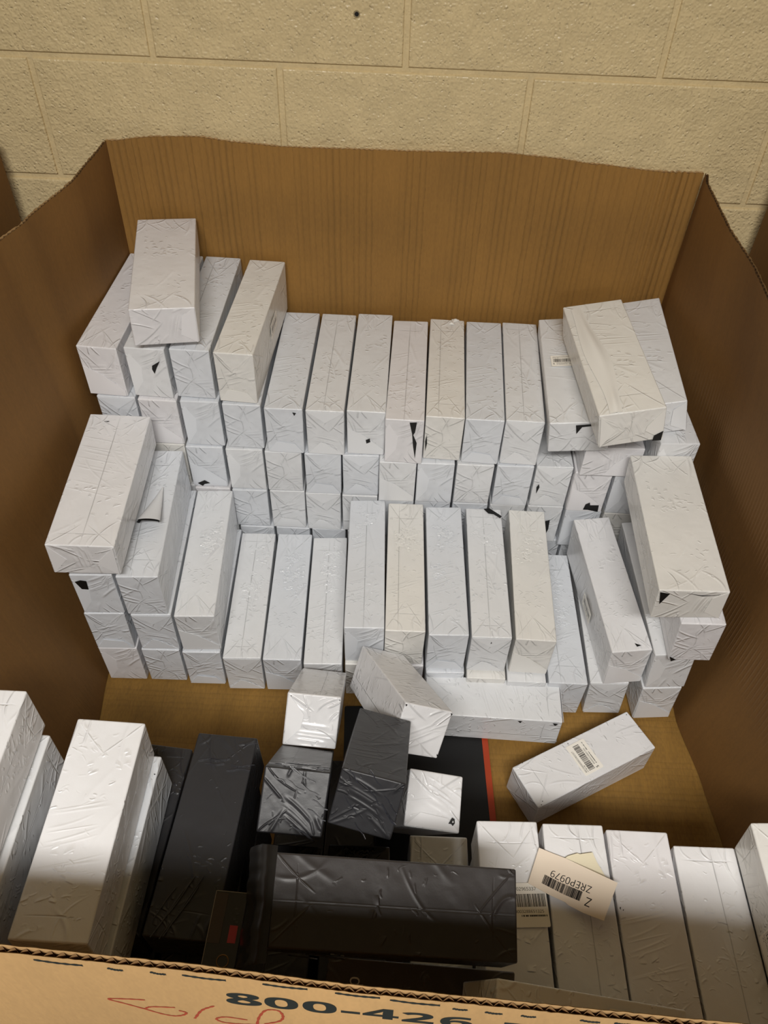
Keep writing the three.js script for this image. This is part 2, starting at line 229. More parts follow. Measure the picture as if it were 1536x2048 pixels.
function strip(o, face, line, width, mat, name, proud = 0.0006, thick = 0.0004) {   // a thin ribbon of film or a crease along a line
  const gs = []; for (let i = 0; i < line.length - 1; i++) { const [x0, y0] = line[i], [x1, y1] = line[i + 1], l = Math.hypot(x1 - x0, y1 - y0), g = new THREE.BoxGeometry(l, width, thick); g.rotateZ(Math.atan2(y1 - y0, x1 - x0)); g.translate((x0 + x1) / 2, (y0 + y1) / 2, 0); gs.push(g); }
  const g = mergeGeometries(gs); g.applyMatrix4(faceMatrix(o, face, proud)); return part(name, g, mat, o.node);
}
/* ------------------------------------------------ printed labels */
function labelTex(w, h, draw) { const c = document.createElement('canvas'); c.width = w; c.height = h; const x = c.getContext('2d'); x.fillStyle = '#fbf7ee'; x.fillRect(0, 0, w, h); x.fillStyle = '#151210'; draw(x, w, h); const t = new THREE.CanvasTexture(c); t.colorSpace = THREE.SRGBColorSpace; t.anisotropy = 8; return t; }
function bars(x, x0, y0, w, h, seed) { const r = rng(seed); let p = x0; while (p < x0 + w) { const bw = 2 + Math.floor(r() * 3) * 2.4; x.fillRect(p, y0, Math.min(bw, x0 + w - p), h); p += bw + 2 + Math.floor(r() * 3) * 2.2; } }
function roundedPlate(w, h, rad, t) {
  const s = new THREE.Shape(), X = w / 2, Y = h / 2; s.moveTo(-X + rad, -Y); s.lineTo(X - rad, -Y); s.quadraticCurveTo(X, -Y, X, -Y + rad); s.lineTo(X, Y - rad); s.quadraticCurveTo(X, Y, X - rad, Y); s.lineTo(-X + rad, Y); s.quadraticCurveTo(-X, Y, -X, Y - rad); s.lineTo(-X, -Y + rad); s.quadraticCurveTo(-X, -Y, -X + rad, -Y);
  const g = new THREE.ExtrudeGeometry(s, { depth: t, bevelEnabled: false, curveSegments: 4 }), p = g.attributes.position, uv = g.attributes.uv; for (let i = 0; i < p.count; i++) uv.setXY(i, p.getX(i) / w + 0.5, p.getY(i) / h + 0.5); return g;
}
const labMat = (tex) => new THREE.MeshPhysicalMaterial({ map: tex, roughness: 0.55, clearcoat: 0.25, clearcoatRoughness: 0.25 });
function sticker(o, face, x, y, w, h, turn, mat, proud = 0.0007) { const g = roundedPlate(w, h, 0.0025, 0.0003); g.rotateZ(turn); g.translate(x, y, 0); g.applyMatrix4(faceMatrix(o, face, proud)); const m = part('barcode_label', g, mat, o.node); m.userData.label = 'small white barcode label'; return m; }
const tiny = (x, x0, x1, y, h, seed) => { const r = rng(seed); let p = x0; while (p < x1) { const w = 3 + r() * 9; x.fillRect(p, y, Math.min(w, x1 - p), h); p += w + 2 + (r() < 0.15 ? 8 : 0); } };   // print too small to read
const stockLabel = labMat(labelTex(512, 300, (x) => {
  x.font = '500 36px sans-serif'; x.fillText('M01000000002965337', 40, 56, 430); tiny(x, 40, 150, 66, 8, 3);
  bars(x, 44, 92, 424, 92, 5); x.font = 'bold 56px sans-serif'; x.fillText('S', 32, 246);
  x.font = '500 30px sans-serif'; x.fillText('00000003288651325', 96, 222, 380); tiny(x, 100, 300, 240, 11, 4); tiny(x, 330, 470, 240, 11, 8);
}));
const endLabel = labMat(labelTex(512, 512, (x) => {
  x.font = '500 54px sans-serif'; x.fillText('0000002965337', 14, 90); bars(x, 20, 130, 470, 150, 9);
  x.font = '500 48px sans-serif'; x.fillText('S0000003288651325', 12, 350, 490); tiny(x, 30, 70, 376, 18, 4); tiny(x, 190, 490, 372, 20, 6);
}));

/* ------------------------------------------------ the room */
{
  const zBack = -0.2, W = 6, D = 7, H0 = -0.153, H1 = 2.62;
  structure('floor', boxAt(W + 0.4, 0.2, D + 0.6, 0, H0 - 0.1, D / 2 - 0.2), M.concrete);
  structure('ceiling', boxAt(W + 0.4, 0.2, D + 0.6, 0, H1 + 0.1, D / 2 - 0.2), M.ceiling);
  structure('wall_left', boxAt(0.2, H1 - H0, D + 0.4, -W / 2 - 0.1, (H0 + H1) / 2, D / 2 - 0.2), M.plaster);
  structure('wall_right', boxAt(0.2, H1 - H0, D + 0.4, W / 2 + 0.1, (H0 + H1) / 2, D / 2 - 0.2), M.plaster);
  structure('wall_front', boxAt(W + 0.4, H1 - H0, 0.2, 0, (H0 + H1) / 2, D + 0.1), M.plaster);
  const uvPlane = (w, h, x0, y0) => { const g = new THREE.PlaneGeometry(w, h), p = g.attributes.position, u = g.attributes.uv; for (let i = 0; i < p.count; i++) u.setXY(i, p.getX(i) + x0, p.getY(i) + y0); return g; };
  const wall = new THREE.Group(); wall.name = 'wall_back'; wall.userData.kind = 'structure'; scene.add(wall);
  { const slab = boxAt(W, H1 - H0, 0.19, 0, (H0 + H1) / 2, -0.0995), p = slab.attributes.position, u = slab.attributes.uv; for (let i = 0; i < p.count; i++) u.setXY(i, p.getX(i), p.getY(i)); part('mortar_bed', slab, M.mortar, wall); }
  // one block: bevelled face, 6 mm proud of the mortar; a few variants that take another piece of the paint
  const BW = 0.4064, BH = 0.2032, J = 0.0095, blocks = [];
  const blockGeo = (w, k) => {
    const s = new THREE.Shape(), X = (w - J) / 2 - 0.0025, Y = (BH - J) / 2 - 0.0025; s.moveTo(-X, -Y); s.lineTo(X, -Y); s.lineTo(X, Y); s.lineTo(-X, Y); s.closePath();
    const g = new THREE.ExtrudeGeometry(s, { depth: 0.004, bevelEnabled: true, bevelThickness: 0.0035, bevelSize: 0.0025, bevelSegments: 3 }); g.translate(0, 0, -0.0075);
    const p = g.attributes.position, u = g.attributes.uv; for (let i = 0; i < p.count; i++) u.setXY(i, p.getX(i) + k * 0.137, p.getY(i) + k * 0.211); return g;
  };
  const kinds = Array.from({ length: 7 }, (_, k) => blockGeo(BW, k)), yJ = 0.862; let n = 0;
  for (let c = -5; c < 8; c++) {
    const y = yJ + (c + 0.5) * BH; if (y + BH / 2 > H1 + 0.01) continue;
    const off = (c & 1) ? 0 : BW / 2;                                      // running bond; the first course above yJ has a joint at x = 0
    for (let i = -4; i <= 3; i++) { n++; const m = part('concrete_block', kinds[(n * 3 + (c + 5) * 2) % 7], M.block, wall); m.position.set(i * BW + BW / 2 + (c & 1 ? BW / 2 : 0) - (c & 1 ? 0.0 : 0) + 0.002, y, ((n * 37) % 5) * 0.00012 - 0.0003); }
  }
  const hole = new THREE.TorusGeometry(0.0042, 0.0011, 8, 20); const hm = part('anchor_hole_rim', hole, M.mortar, wall); hm.position.set(-0.076, 0.941, 0.0005);
  const hd = part('anchor_hole', new THREE.CylinderGeometry(0.004, 0.004, 0.002, 20).rotateX(Math.PI / 2), M.dark, wall); hd.position.set(-0.076, 0.941, 0.0);
}
/* ceiling lamps: housing, glowing diffuser and the light just below it */
LAMPS.forEach(([x, z, I, w, d, label]) => {
  const t = thing('ceiling_light', label, 'light'); t.position.set(x, LAMP_Y, z);
  part('housing', boxAt(w + 0.04, 0.06, d + 0.04, 0, 0.04, 0), M.ceiling, t);
  part('diffuser', boxAt(w, 0.012, d, 0, 0.004, 0), new THREE.MeshStandardMaterial({ color: 0xffffff, emissive: LAMP_COL, emissiveIntensity: 2.0 }), t);
  const L = new THREE.RectAreaLight(LAMP_COL, I, w, d); L.position.set(x, LAMP_Y - 0.01, z); L.lookAt(x, -5, z); scene.add(L);
});

/* ------------------------------------------------ corrugated panels of the bins */
const table = (pts) => (v) => { if (v <= pts[0][0]) return pts[0][1]; for (let i = 1; i < pts.length; i++) if (v <= pts[i][0]) return lerp(pts[i - 1][1], pts[i][1], sm(0, 1, (v - pts[i - 1][0]) / (pts[i][0] - pts[i - 1][0])) * 0.5 + 0.5 * (v - pts[i - 1][0]) / (pts[i][0] - pts[i - 1][0])); return pts[pts.length - 1][1]; };
/* P(s, t) = point of the inner face (s along, t up), N = outward direction, len = length in metres, top(s) = height */
function panel(parent, name, P, N, len, inMat, outMat, seed, ns = 80, nt = 10) {
  const r = rng(seed), ragged = Array.from({ length: ns + 1 }, () => [(r() - 0.5) * 0.0022, (r() - 0.5) * 0.0022]), T = 0.0054, K = 0.0009;
  const at = (s, t, d) => { const p = P(s, t); return [p[0] + N[0] * d, p[1], p[2] + N[2] * d]; };
  const sheet = (d0, d1, row) => {
    const pos = [], uv = [], idx = [];
    for (const d of [d0, d1]) for (let i = 0; i <= ns; i++) for (let j = 0; j <= nt; j++) { const s = i / ns, p = at(s, j / nt, d); if (j === nt) p[1] += ragged[i][row]; pos.push(...p); uv.push(s * len, p[1]); }
    const n1 = nt + 1, o = (ns + 1) * n1;
    for (let i = 0; i < ns; i++) { for (let j = 0; j < nt; j++) { const a = i * n1 + j, b = a + n1; idx.push(a, a + 1, b, b, a + 1, b + 1, o + a, o + b, o + a + 1, o + b, o + b + 1, o + a + 1); } const a = i * n1 + nt, b = a + n1; idx.push(a, o + a, b, b, o + a, o + b); }
    for (const i of [0, ns]) for (let j = 0; j < nt; j++) { const a = i * n1 + j; idx.push(a, o + a, a + 1, a + 1, o + a, o + a + 1); }
    const g = new THREE.BufferGeometry(); g.setAttribute('position', new THREE.Float32BufferAttribute(pos, 3)); g.setAttribute('uv', new THREE.Float32BufferAttribute(uv, 2)); g.setIndex(idx); g.computeVertexNormals(); return g;
  };
  const inner = part(name, sheet(0, K, 0), inMat, parent);
  part('outer_liner', sheet(T - K, T, 1), outMat, inner);
  const nz = Math.round(len / 0.0043), pos = [], idx = [], rows = 4;       // the zigzag medium between the two liners
  for (let i = 0; i <= nz; i++) { const s = i / nz, d = (i & 1) ? K : T - K; for (let j = 0; j <= rows; j++) { const p = at(s, j / rows, d); if (j === rows) p[1] -= 0.0004; pos.push(...p); } }
  for (let i = 0; i < nz; i++) for (let j = 0; j < rows; j++) { const a = i * (rows + 1) + j, b = a + rows + 1; idx.push(a, a + 1, b, b, a + 1, b + 1); }
  const g = new THREE.BufferGeometry(); g.setAttribute('position', new THREE.Float32BufferAttribute(pos, 3)); g.setIndex(idx); g.computeVertexNormals();
  part('corrugated_medium', g, M.flute, inner);
  return inner;
}
const H = 0.735;
const floorL = table([[0.012, -0.511], [0.35, -0.511], [0.63, -0.4985], [0.72, -0.49], [1.3, -0.49]]), topL = table([[0.012, -0.502], [0.146, -0.512], [0.29, -0.545], [0.363, -0.566], [0.65, -0.6], [0.95, -0.585], [1.3, -0.5]]);
const floorR = table([[0.012, 0.508], [0.35, 0.548], [0.656, 0.549], [0.779, 0.57], [0.88, 0.582], [1.1, 0.585], [1.3, 0.56]]), topR = table([[0.012, 0.52], [0.05, 0.512], [0.197, 0.511], [0.313, 0.52], [0.416, 0.518], [0.7, 0.532], [1.0, 0.54], [1.3, 0.53]]);
const backTop = table([[-0.5, 0.734], [-0.427, 0.743], [-0.35, 0.746], [-0.282, 0.739], [-0.197, 0.735], [-0.028, 0.738], [0.169, 0.742], [0.254, 0.737], [0.324, 0.729], [0.445, 0.72], [0.521, 0.721]]);
const frontTop = table([[-0.25, 0.7455], [-0.1, 0.745], [0.025, 0.7354], [0.15, 0.736], [0.5, 0.736]]);
const frontZ = (x, y) => 1.2805 + 0.042 * x + (0.735 - y) * 0.0776;
const bin = thing('bulk_cardboard_bin', 'large open corrugated cardboard bin filled with wrapped boxes against the block wall', 'cardboard bin');
{
  const xl = (y, z) => lerp(floorL(z), topL(z), Math.pow(clamp(y / H, 0, 1.05), 0.9)), xr = (y, z) => lerp(floorR(z), topR(z), y / H) + 0.03 * Math.sin(Math.PI * clamp(y / H, 0, 1)) * sm(0.02, 0.35, z) * (1 - sm(1.1, 1.3, z));
  panel(bin, 'back_panel', (s, t) => { const x = lerp(-0.509, 0.522, s), y = backTop(x) * t; const crease = sm(0.44, 0.452, x) * (1 - sm(0.506, 0.514, x)); return [x, y, 0.012 + 0.0021 * crease * Math.sin((x - 0.44) * 2 * Math.PI / 0.0105) + 0.0025 * Math.sin(x * 9 + 1) * t * t]; }, [0, 0, -1], 1.03, M.kraftBack, M.kraftOuter, 1, 320, 12);
  panel(bin, 'left_panel', (s, t) => { const z = lerp(0.0125, 1.31, s), zz = Math.min(z, lerp(1.33, 1.262, t)); const y = lerp(0.733, 0.742, s) * t; return [xl(y, zz) - 0.004, y, zz]; }, [-1, 0, 0], 1.3, M.kraftSide, M.kraftOuter, 2, 360, 24);
  panel(bin, 'right_panel', (s, t) => { const z = lerp(0.0125, 1.34, s), zz = Math.min(z, lerp(1.355, 1.298, t)); const y = lerp(0.722, 0.737, s) * t; return [xr(y, zz) + 0.004, y, zz]; }, [1, 0, 0], 1.3, M.kraftSide, M.kraftOuter, 3, 360, 24);
  const front = panel(bin, 'front_panel', (s, t) => { const x0 = lerp(-0.5, 0.56, s), y = frontTop(x0) * t; return [lerp(lerp(-0.492, 0.562, s), lerp(-0.505, 0.532, s), t), y, frontZ(lerp(lerp(-0.492, 0.562, s), lerp(-0.505, 0.532, s), t), y)]; }, [0, 0, 1], 1.05, M.kraftOuter, M.kraftOuter, 4, 260, 8);
  const fs = new THREE.Shape(); fs.moveTo(-0.522, -0.012); fs.lineTo(-0.522, -0.5); fs.lineTo(-0.503, -0.75); fs.lineTo(-0.5, -1.32); fs.lineTo(0.575, -1.36); fs.lineTo(0.602, -1.2); fs.lineTo(0.602, -0.85); fs.lineTo(0.565, -0.5); fs.lineTo(0.535, -0.012); fs.closePath();
  const fg = new THREE.ExtrudeGeometry(fs, { depth: 0.005, bevelEnabled: false }); fg.rotateX(-Math.PI / 2); fg.translate(0, -0.0075, 0); part('bottom_panel', fg, M.kraftFloor, bin);
  // print and marker on the outside of the front panel: u along, v down from y = 0.735
  const k = 0.0776, onFront = (g, lift) => { const p = g.attributes.position; for (let i = 0; i < p.count; i++) { const u = p.getX(i), v = p.getY(i), q = p.getZ(i), y = H - v / Math.hypot(1, k); p.setXYZ(i, u, y, frontZ(u, y) + 0.0054 + lift + q); } g.computeVertexNormals(); return g; };
  const ink = new THREE.MeshStandardMaterial({ color: 0x17201f, roughness: 0.75, side: THREE.DoubleSide }), red = new THREE.MeshStandardMaterial({ color: 0xa8432a, roughness: 0.7, side: THREE.DoubleSide });
  const font = await new FontLoader().loadAsync('fonts/droid/droid_sans_bold.typeface.json');
  const digit = (ch, u0, u1, vTop, vBot) => { const g = new TextGeometry(ch, { font, size: 1, depth: 0.01, curveSegments: 8, bevelEnabled: false }); g.computeBoundingBox(); const b = g.boundingBox, p = g.attributes.position; for (let i = 0; i < p.count; i++) { p.setXYZ(i, lerp(u0, u1, (p.getX(i) - b.min.x) / (b.max.x - b.min.x)), lerp(vBot, vTop, (p.getY(i) - b.min.y) / (b.max.y - b.min.y)), p.getZ(i) * 0.02); } return onFront(g, 0.0002); };
  [['8', -0.087, -0.0614, 0.0228, 0.0474], ['0', -0.0592, -0.0352, 0.0236, 0.0472], ['0', -0.032, -0.0078, 0.0236, 0.0474], ['-', -0.0048, 0.0088, 0.0378, 0.0418], ['4', 0.0106, 0.0362, 0.0252, 0.0466], ['2', 0.0385, 0.0612, 0.0262, 0.0474], ['6', 0.0655, 0.0885, 0.0262, 0.048], ['-', 0.0925, 0.105, 0.0385, 0.042], ['7', 0.1095, 0.132, 0.0275, 0.049]].forEach(([c, a, b, t, v]) => part('printed_digit', digit(c, a, b, t, v), ink, front));
  const ribbon = (pts, w) => { const c = new THREE.CatmullRomCurve3(pts.map(p => new THREE.Vector3(p[0], p[1], 0))), n = pts.length * 8, pos = [], idx = []; for (let i = 0; i <= n; i++) { const p = c.getPoint(i / n), d = c.getTangent(i / n), ww = w * (0.75 + 0.5 * Math.sin(i * 0.7) ** 2) / 2; pos.push(p.x - d.y * ww, p.y + d.x * ww, 0, p.x + d.y * ww, p.y - d.x * ww, 0); if (i) { const a = 2 * i - 2; idx.push(a, a + 1, a + 2, a + 1, a + 3, a + 2); } } const g = new THREE.BufferGeometry(); g.setAttribute('position', new THREE.Float32BufferAttribute(pos, 3)); g.setIndex(idx); return onFront(g, 0.0003); };
  [[[-0.1492, 0.0595], [-0.1625, 0.0614], [-0.1777, 0.066], [-0.1666, 0.0728], [-0.1529, 0.0813], [-0.139, 0.0899], [-0.1307, 0.0908], [-0.123, 0.0847], [-0.1215, 0.0795], [-0.1264, 0.0764]], [[-0.1529, 0.0813], [-0.1481, 0.0751], [-0.1285, 0.0701]], [[-0.0978, 0.057], [-0.1078, 0.0693], [-0.1164, 0.0922]], [[-0.0754, 0.0825], [-0.0922, 0.0808], [-0.0994, 0.0879], [-0.0955, 0.0939], [-0.0821, 0.0944], [-0.0665, 0.0905]], [[-0.069, 0.0925], [-0.065, 0.0696], [-0.0583, 0.0536], [-0.0509, 0.0524], [-0.0476, 0.064], [-0.0505, 0.0767], [-0.0626, 0.088]]].forEach(p => part('red_marker_stroke', ribbon(p, 0.002), red, front));
  [[-0.2154, -0.0042, -0.1816, -0.0025], [-0.1647, -0.0024, -0.1541, -0.0006], [-0.135, -0.0031, -0.1243, -0.0013], [-0.1129, -0.0035, -0.083, -0.0014], [-0.058, -0.0017, -0.0273, -0.0002], [-0.0086, 0.0017, 0.0221, 0.0026], [0.0289, 0.0046, 0.063, 0.0056], [0.0718, 0.0092, 0.082, 0.0091], [0.0939, 0.0096, 0.1058, 0.0101], [0.1183, 0.0093, 0.1284, 0.0093], [0.1575, 0.0063, 0.1711, 0.0073], [0.1803, 0.0052, 0.1909, 0.0049]].forEach(([a, b, c, d]) => part('printed_dash', ribbon([[a, b], [(a + c) / 2, (b + d) / 2 + 0.0012], [c, d]], 0.0032), ink, front));
}
/* pallet under the bin */
function pallet(x, label) {
  const t = thing('wooden_pallet', label, 'pallet'); t.position.set(x, -0.153, 0.66);
  for (const px of [-0.5, 0, 0.5]) part('stringer', boxAt(0.04, 0.105, 1.26, px, 0.068, 0), M.wood, t);
  for (let i = 0; i < 7; i++) part('deck_board', boxAt(1.06, 0.019, 0.11, 0, 0.1345, -0.57 + i * 0.19), M.wood, t);
  for (const pz of [-0.56, 0, 0.56]) part('bottom_board', boxAt(1.06, 0.014, 0.11, 0, 0.008, pz), M.wood, t);
}
pallet(0.02, 'wooden pallet under the large cardboard bin');
/* neighbouring bins, only their near corners show */
function neighbour(label, xa, xb, zf, top, px) {
  const t = thing('neighbouring_cardboard_bin', label, 'cardboard bin');
  const side = (n, P, N, len, seed) => panel(t, n, P, N, len, M.kraftSide, M.kraftSide, seed, 30, 5);
  side('back_panel', (s, u) => [lerp(xa, xb, s), top * u, 0.036], [0, 0, -1], Math.abs(xb - xa), 11);
  side('front_panel', (s, u) => [lerp(xa, xb, s), top * u, zf], [0, 0, 1], Math.abs(xb - xa), 12);
  side('left_panel', (s, u) => [xa, top * u, lerp(0.036, zf, s)], [-1, 0, 0], zf, 13);
  side('right_panel', (s, u) => [xb, top * u, lerp(0.036, zf, s)], [1, 0, 0], zf, 14);
  part('bottom_panel', boxAt(xb - xa, 0.005, zf - 0.036, (xa + xb) / 2, -0.003, (zf + 0.036) / 2), M.kraftFloor, t);
  pallet(px, label.replace('cardboard bin', 'wooden pallet under the cardboard bin').replace('brown ', ''));
}
neighbour('brown cardboard bin standing beside the large bin at the left edge', -1.72, -0.693, 1.25, 0.735, -1.21);
neighbour('brown cardboard bin standing beside the large bin at the right edge', 0.645, 1.7, 1.25, 0.735, 1.17);

/* ------------------------------------------------ white boxes: back stack */
const ORD = ['first', 'second', 'third', 'fourth', 'fifth', 'sixth', 'seventh', 'eighth', 'ninth', 'tenth', 'eleventh', 'twelfth', 'thirteenth'];
const TN = ['pale', 'cool', 'pale', 'lilac', 'cool', 'warm', 'pale', 'cool'];
const bx = {};
/* a row: x of the left side, z of the front end, yaw; the box stands on its narrow side, layer * 105 mm up */
function row(id, layer, list, label, opts = {}) {
  list.forEach(([x, z, yaw, more], i) => {
    const a = yaw * Math.PI / 180, c = Math.cos(a), s = Math.sin(a), lx = 0.0351, lz = -0.1475;
    bx[id + i] = wrappedBox({ kind: 'A', tone: TN[(i * 3 + layer * 5 + id.charCodeAt(0)) % TN.length], at: [x + c * lx + s * lz, layer * 0.105 + 0.0525, z - s * lx + c * lz], yaw, label: label(i), ...opts, ...more });
  });
}
const nth = (i, n) => i === n - 1 ? 'last' : ORD[i];
row('B', 4, [[-0.525, 0.311, -3.4, { tone: 'lilac' }], [-0.446, 0.31, -2.2, { tone: 'pale' }], [-0.371, 0.31, -1.5, { tone: 'cool' }], [-0.297, 0.314, -3.5, { tone: 'warm' }]],
  i => ['white wrapped box in the upper left back corner, against the side panel', 'white wrapped box with a torn black notch on its end, under the tilted topmost box', 'white wrapped box between the torn-end box and the box with a side label', 'cream white wrapped box with a barcode label on its right side'][i]);
row('A', 3, [[-0.514, 0.314, -1.5, { tone: 'cool' }], [-0.441, 0.317, -1.3], [-0.367, 0.317, 0.1, { tone: 'cool' }], [-0.293, 0.321, -0.3], [-0.219, 0.327, -0.6, { tone: 'cool' }], [-0.146, 0.327, -0.6, { tone: 'pale' }], [-0.074, 0.322, -0.4, { tone: 'pale' }], [-0.006, 0.339, -1, { tone: 'lilac' }], [0.064, 0.328, -1.2, { tone: 'warm' }], [0.133, 0.331, -1.7, { tone: 'cool' }], [0.203, 0.329, -1.8, { tone: 'pale' }]],
  i => i < 4 ? `white box end right under the ${ORD[i]} box of the high left back group` : i === 7 ? 'white wrapped box with a long black tear down its end, back stack' : i === 8 ? 'yellowish white wrapped box, right of the box with the long tear' : `white box with bare top, ${ORD[i - 4]} to the right of the high left back group`);
row('C', 2, [[-0.372, 0.321, 0.9, { tone: 'cool' }], [-0.298, 0.323, 0.8], [-0.226, 0.326, 1.0, { tone: 'pale' }], [-0.153, 0.327, 1.3, { tone: 'cool' }], [-0.0825, 0.326, 1.4, { tone: 'cool' }], [-0.014, 0.338, 1.2, { tone: 'pale' }], [0.056, 0.336, 0.4, { tone: 'cool' }], [0.128, 0.336, 0.6], [0.201, 0.335, 0, { tone: 'cool' }], [0.273, 0.332, 1, { tone: 'pale' }], [0.343, 0.341, 0.2, { tone: 'lilac' }], [0.416, 0.342, 0, { tone: 'cool' }]],
  i => i === 0 ? 'white box end with a black nick, leftmost below the long top row' : i === 10 ? 'white wrapped box end with a square black tear at its lower right' : i === 11 ? 'white box end half hidden by the broad cream box at right' : `white box end, ${ORD[i]} from left in the row below the long top row`);
row('D', 1, [[-0.297, 0.327, 1.2, { tone: 'cool' }], [-0.225, 0.325, 0.9, { tone: 'pale' }], [-0.155, 0.326, 0.2, { tone: 'pale' }], [0.273, 0.331, 1, { tone: 'pale' }], [0.345, 0.338, 0.6, { tone: 'cool' }]],
  i => ['left one of the three white box ends above the three low tops', 'middle one of the three white box ends above the three low tops', 'right one of the three white box ends above the three low tops', 'white wrapped box end with torn film, in the gap right of the five raised boxes', 'white wrapped box end in the gap behind the leaning right-hand box'][i]);
const hid = { group: 'white boxes buried inside the stacks', flap: false };
row('hD', 1, [[-0.5065, 0.32, 0], [-0.4365, 0.32, 0], [-0.3685, 0.325, 0], [-0.084, 0.326, 0], [-0.014, 0.334, 0], [0.056, 0.334, 0], [0.128, 0.334, 0], [0.2, 0.333, 0], [0.418, 0.34, 0]], () => 'white wrapped box buried inside the stack behind other white boxes', hid);
row('hC', 2, [[-0.5105, 0.317, 0], [-0.4425, 0.318, 0]], () => 'white wrapped box buried inside the stack behind other white boxes', hid);
row('hE', 0, Array.from({ length: 13 }, (_, i) => [-0.508 + i * 0.0722, 0.325, 0]), () => 'white wrapped box buried inside the stack behind other white boxes', hid);

/* white boxes: front stack */
row('Fa', 0, [[-0.497, 0.628, 2, { tone: 'lilac' }], [-0.421, 0.628, 1.6, { tone: 'cool' }], [-0.348, 0.63, 1.5, { tone: 'cool' }], [-0.274, 0.637, 2.2, { tone: 'pale' }], [-0.203, 0.635, 1.9, { tone: 'cool' }], [-0.13, 0.64, 2.2, { tone: 'pale' }], [-0.057, 0.638, 1.9, { tone: 'warm' }], [0.014, 0.637, 1.5], [0.086, 0.646, 1.5, { tone: 'cool' }], [0.158, 0.652, 0.8, { tone: 'warm' }], [0.229, 0.655, 0.3, { tone: 'pale' }], [0.3015, 0.655, 0.8, { tone: 'cool' }]],
  i => i < 3 ? `white box on the bin floor, ${ORD[i]} from the left side panel` : i < 6 ? ['left one of the three low white boxes with shiny tops', 'middle one of the three low white boxes with shiny tops', 'right one of the three low white boxes with shiny tops'][i - 3] : i === 11 ? 'white box on the bin floor behind the right end of the crosswise white box' : `white box peeking out under the ${ORD[i - 6]} of the five raised front boxes`);
row('Fb', 1, [[-0.498, 0.63, 2.7, { tone: 'cool' }], [-0.419, 0.627, 2.5, { tone: 'cool' }], [-0.346, 0.625, 3.3, { tone: 'pale' }], [-0.058, 0.631, 1.9, { tone: 'cool' }], [0.011, 0.634, 1.2, { tone: 'warm' }], [0.084, 0.639, 1.5, { tone: 'cool' }], [0.156, 0.638, 0.6, { tone: 'pale' }], [0.23, 0.637, -0.9, { tone: 'warm' }]],
  i => ['white box end in the second tier against the left side panel', 'white box end in the second tier, second from the left side panel', 'white box with long top and right side free, left of the three low tops', 'blue-white wrapped box, leftmost of the five raised boxes in the front stack', 'cream white wrapped box, second from left of the five raised front boxes', 'middle one of the five raised white front boxes', 'white wrapped box with a black tear at its far top corner, fourth raised front box', 'cream wrapped box, rightmost of the five raised front boxes'][i]);
row('Fc', 2, [[-0.496, 0.628, 3, { tone: 'cool' }], [-0.422, 0.629, 3.8, { tone: 'cool' }]], i => ['white wrapped box with a torn black corner under the broad left box', 'white box with a curled film flap on top, left front group'][i]);

/* loose white boxes on top of the stacks */
const loose = (id, o) => bx[id] = wrappedBox(o);
loose('T1', { kind: 'A', wide: true, tone: 'lilac', v: 1, at: [-0.392, 0.574, 0.176], rot: [-0.017, 0.192, -0.024], label: 'white wrapped box lying flat and turned, topmost at the upper left' });
loose('T2', { kind: 'A', wide: true, tone: 'plain', v: 3, at: [-0.4585, 0.373, 0.495], rot: [0.009, 0.039, -0.038], label: 'broad white wrapped box lying flat on the left front column, by the side panel' });
loose('C15', { kind: 'A', wide: true, tone: 'lilac', at: [0.397, 0.351, 0.203], yaw: 1, label: 'white wrapped box end lying broadside under the pile in the right back corner' });
loose('A15', { kind: 'A', tone: 'pale', at: [0.4895, 0.3685, 0.222], yaw: 3.4, label: 'white wrapped box against the right side panel, lowest at the right corner pile' });
loose('A12', { kind: 'A', wide: true, tone: 'pale', v: 2, at: [0.329, 0.423, 0.218], rot: [0.018, -0.017, 0.108], label: 'white wrapped box with a barcode label on top, under the crossing cream box' });
loose('T4', { kind: 'A', wide: true, tone: 'pale', at: [0.4525, 0.4545, 0.2], rot: [0.02, -0.018, 0.26], label: 'white wrapped box tilted between the crossing cream box and the right panel' });
loose('T3', { kind: 'A', wide: true, tone: 'warm', v: 4, at: [0.3705, 0.5065, 0.287], rot: [0.011, 0.091, 0.175], label: 'cream wrapped box with loose film, tilted across the right corner pile' });
loose('F14a', { kind: 'A', tone: 'pale', at: [0.492, 0.055, 0.509], rot: [-0.01, 0.066, 0.05], label: 'white wrapped box on the bin floor at the right, bottom of its column' });
loose('F14b', { kind: 'A', tone: 'pale', at: [0.4905, 0.1635, 0.509], rot: [0.0, 0.04, 0.08], label: 'white wrapped box in the middle of the right front column, second tier' });
loose('F15', { kind: 'A', tone: 'lilac', at: [0.508, 0.2705, 0.523], rot: [0, -0.017, 0.07], label: 'white wrapped box end with a torn lower corner, under the big right box' });
loose('T5', { kind: 'A', wide: true, tone: 'warm', v: 1, at: [0.471, 0.361, 0.517], rot: [-0.007, -0.01, 0.06], label: 'broad cream wrapped box lying flat on the right front column' });
loose('F13a', { kind: 'A', tone: 'pale', at: [0.412, 0.053, 0.502], rot: [0.0, 0.0, 0.06], label: 'white wrapped box on the bin floor under the leaning labelled box' });
loose('F13b', { kind: 'A', tone: 'plain', at: [0.41, 0.1585, 0.502], rot: [0.01, 0.109, 0.06], label: 'white wrapped box turned askew with a barcode label on its left side' });
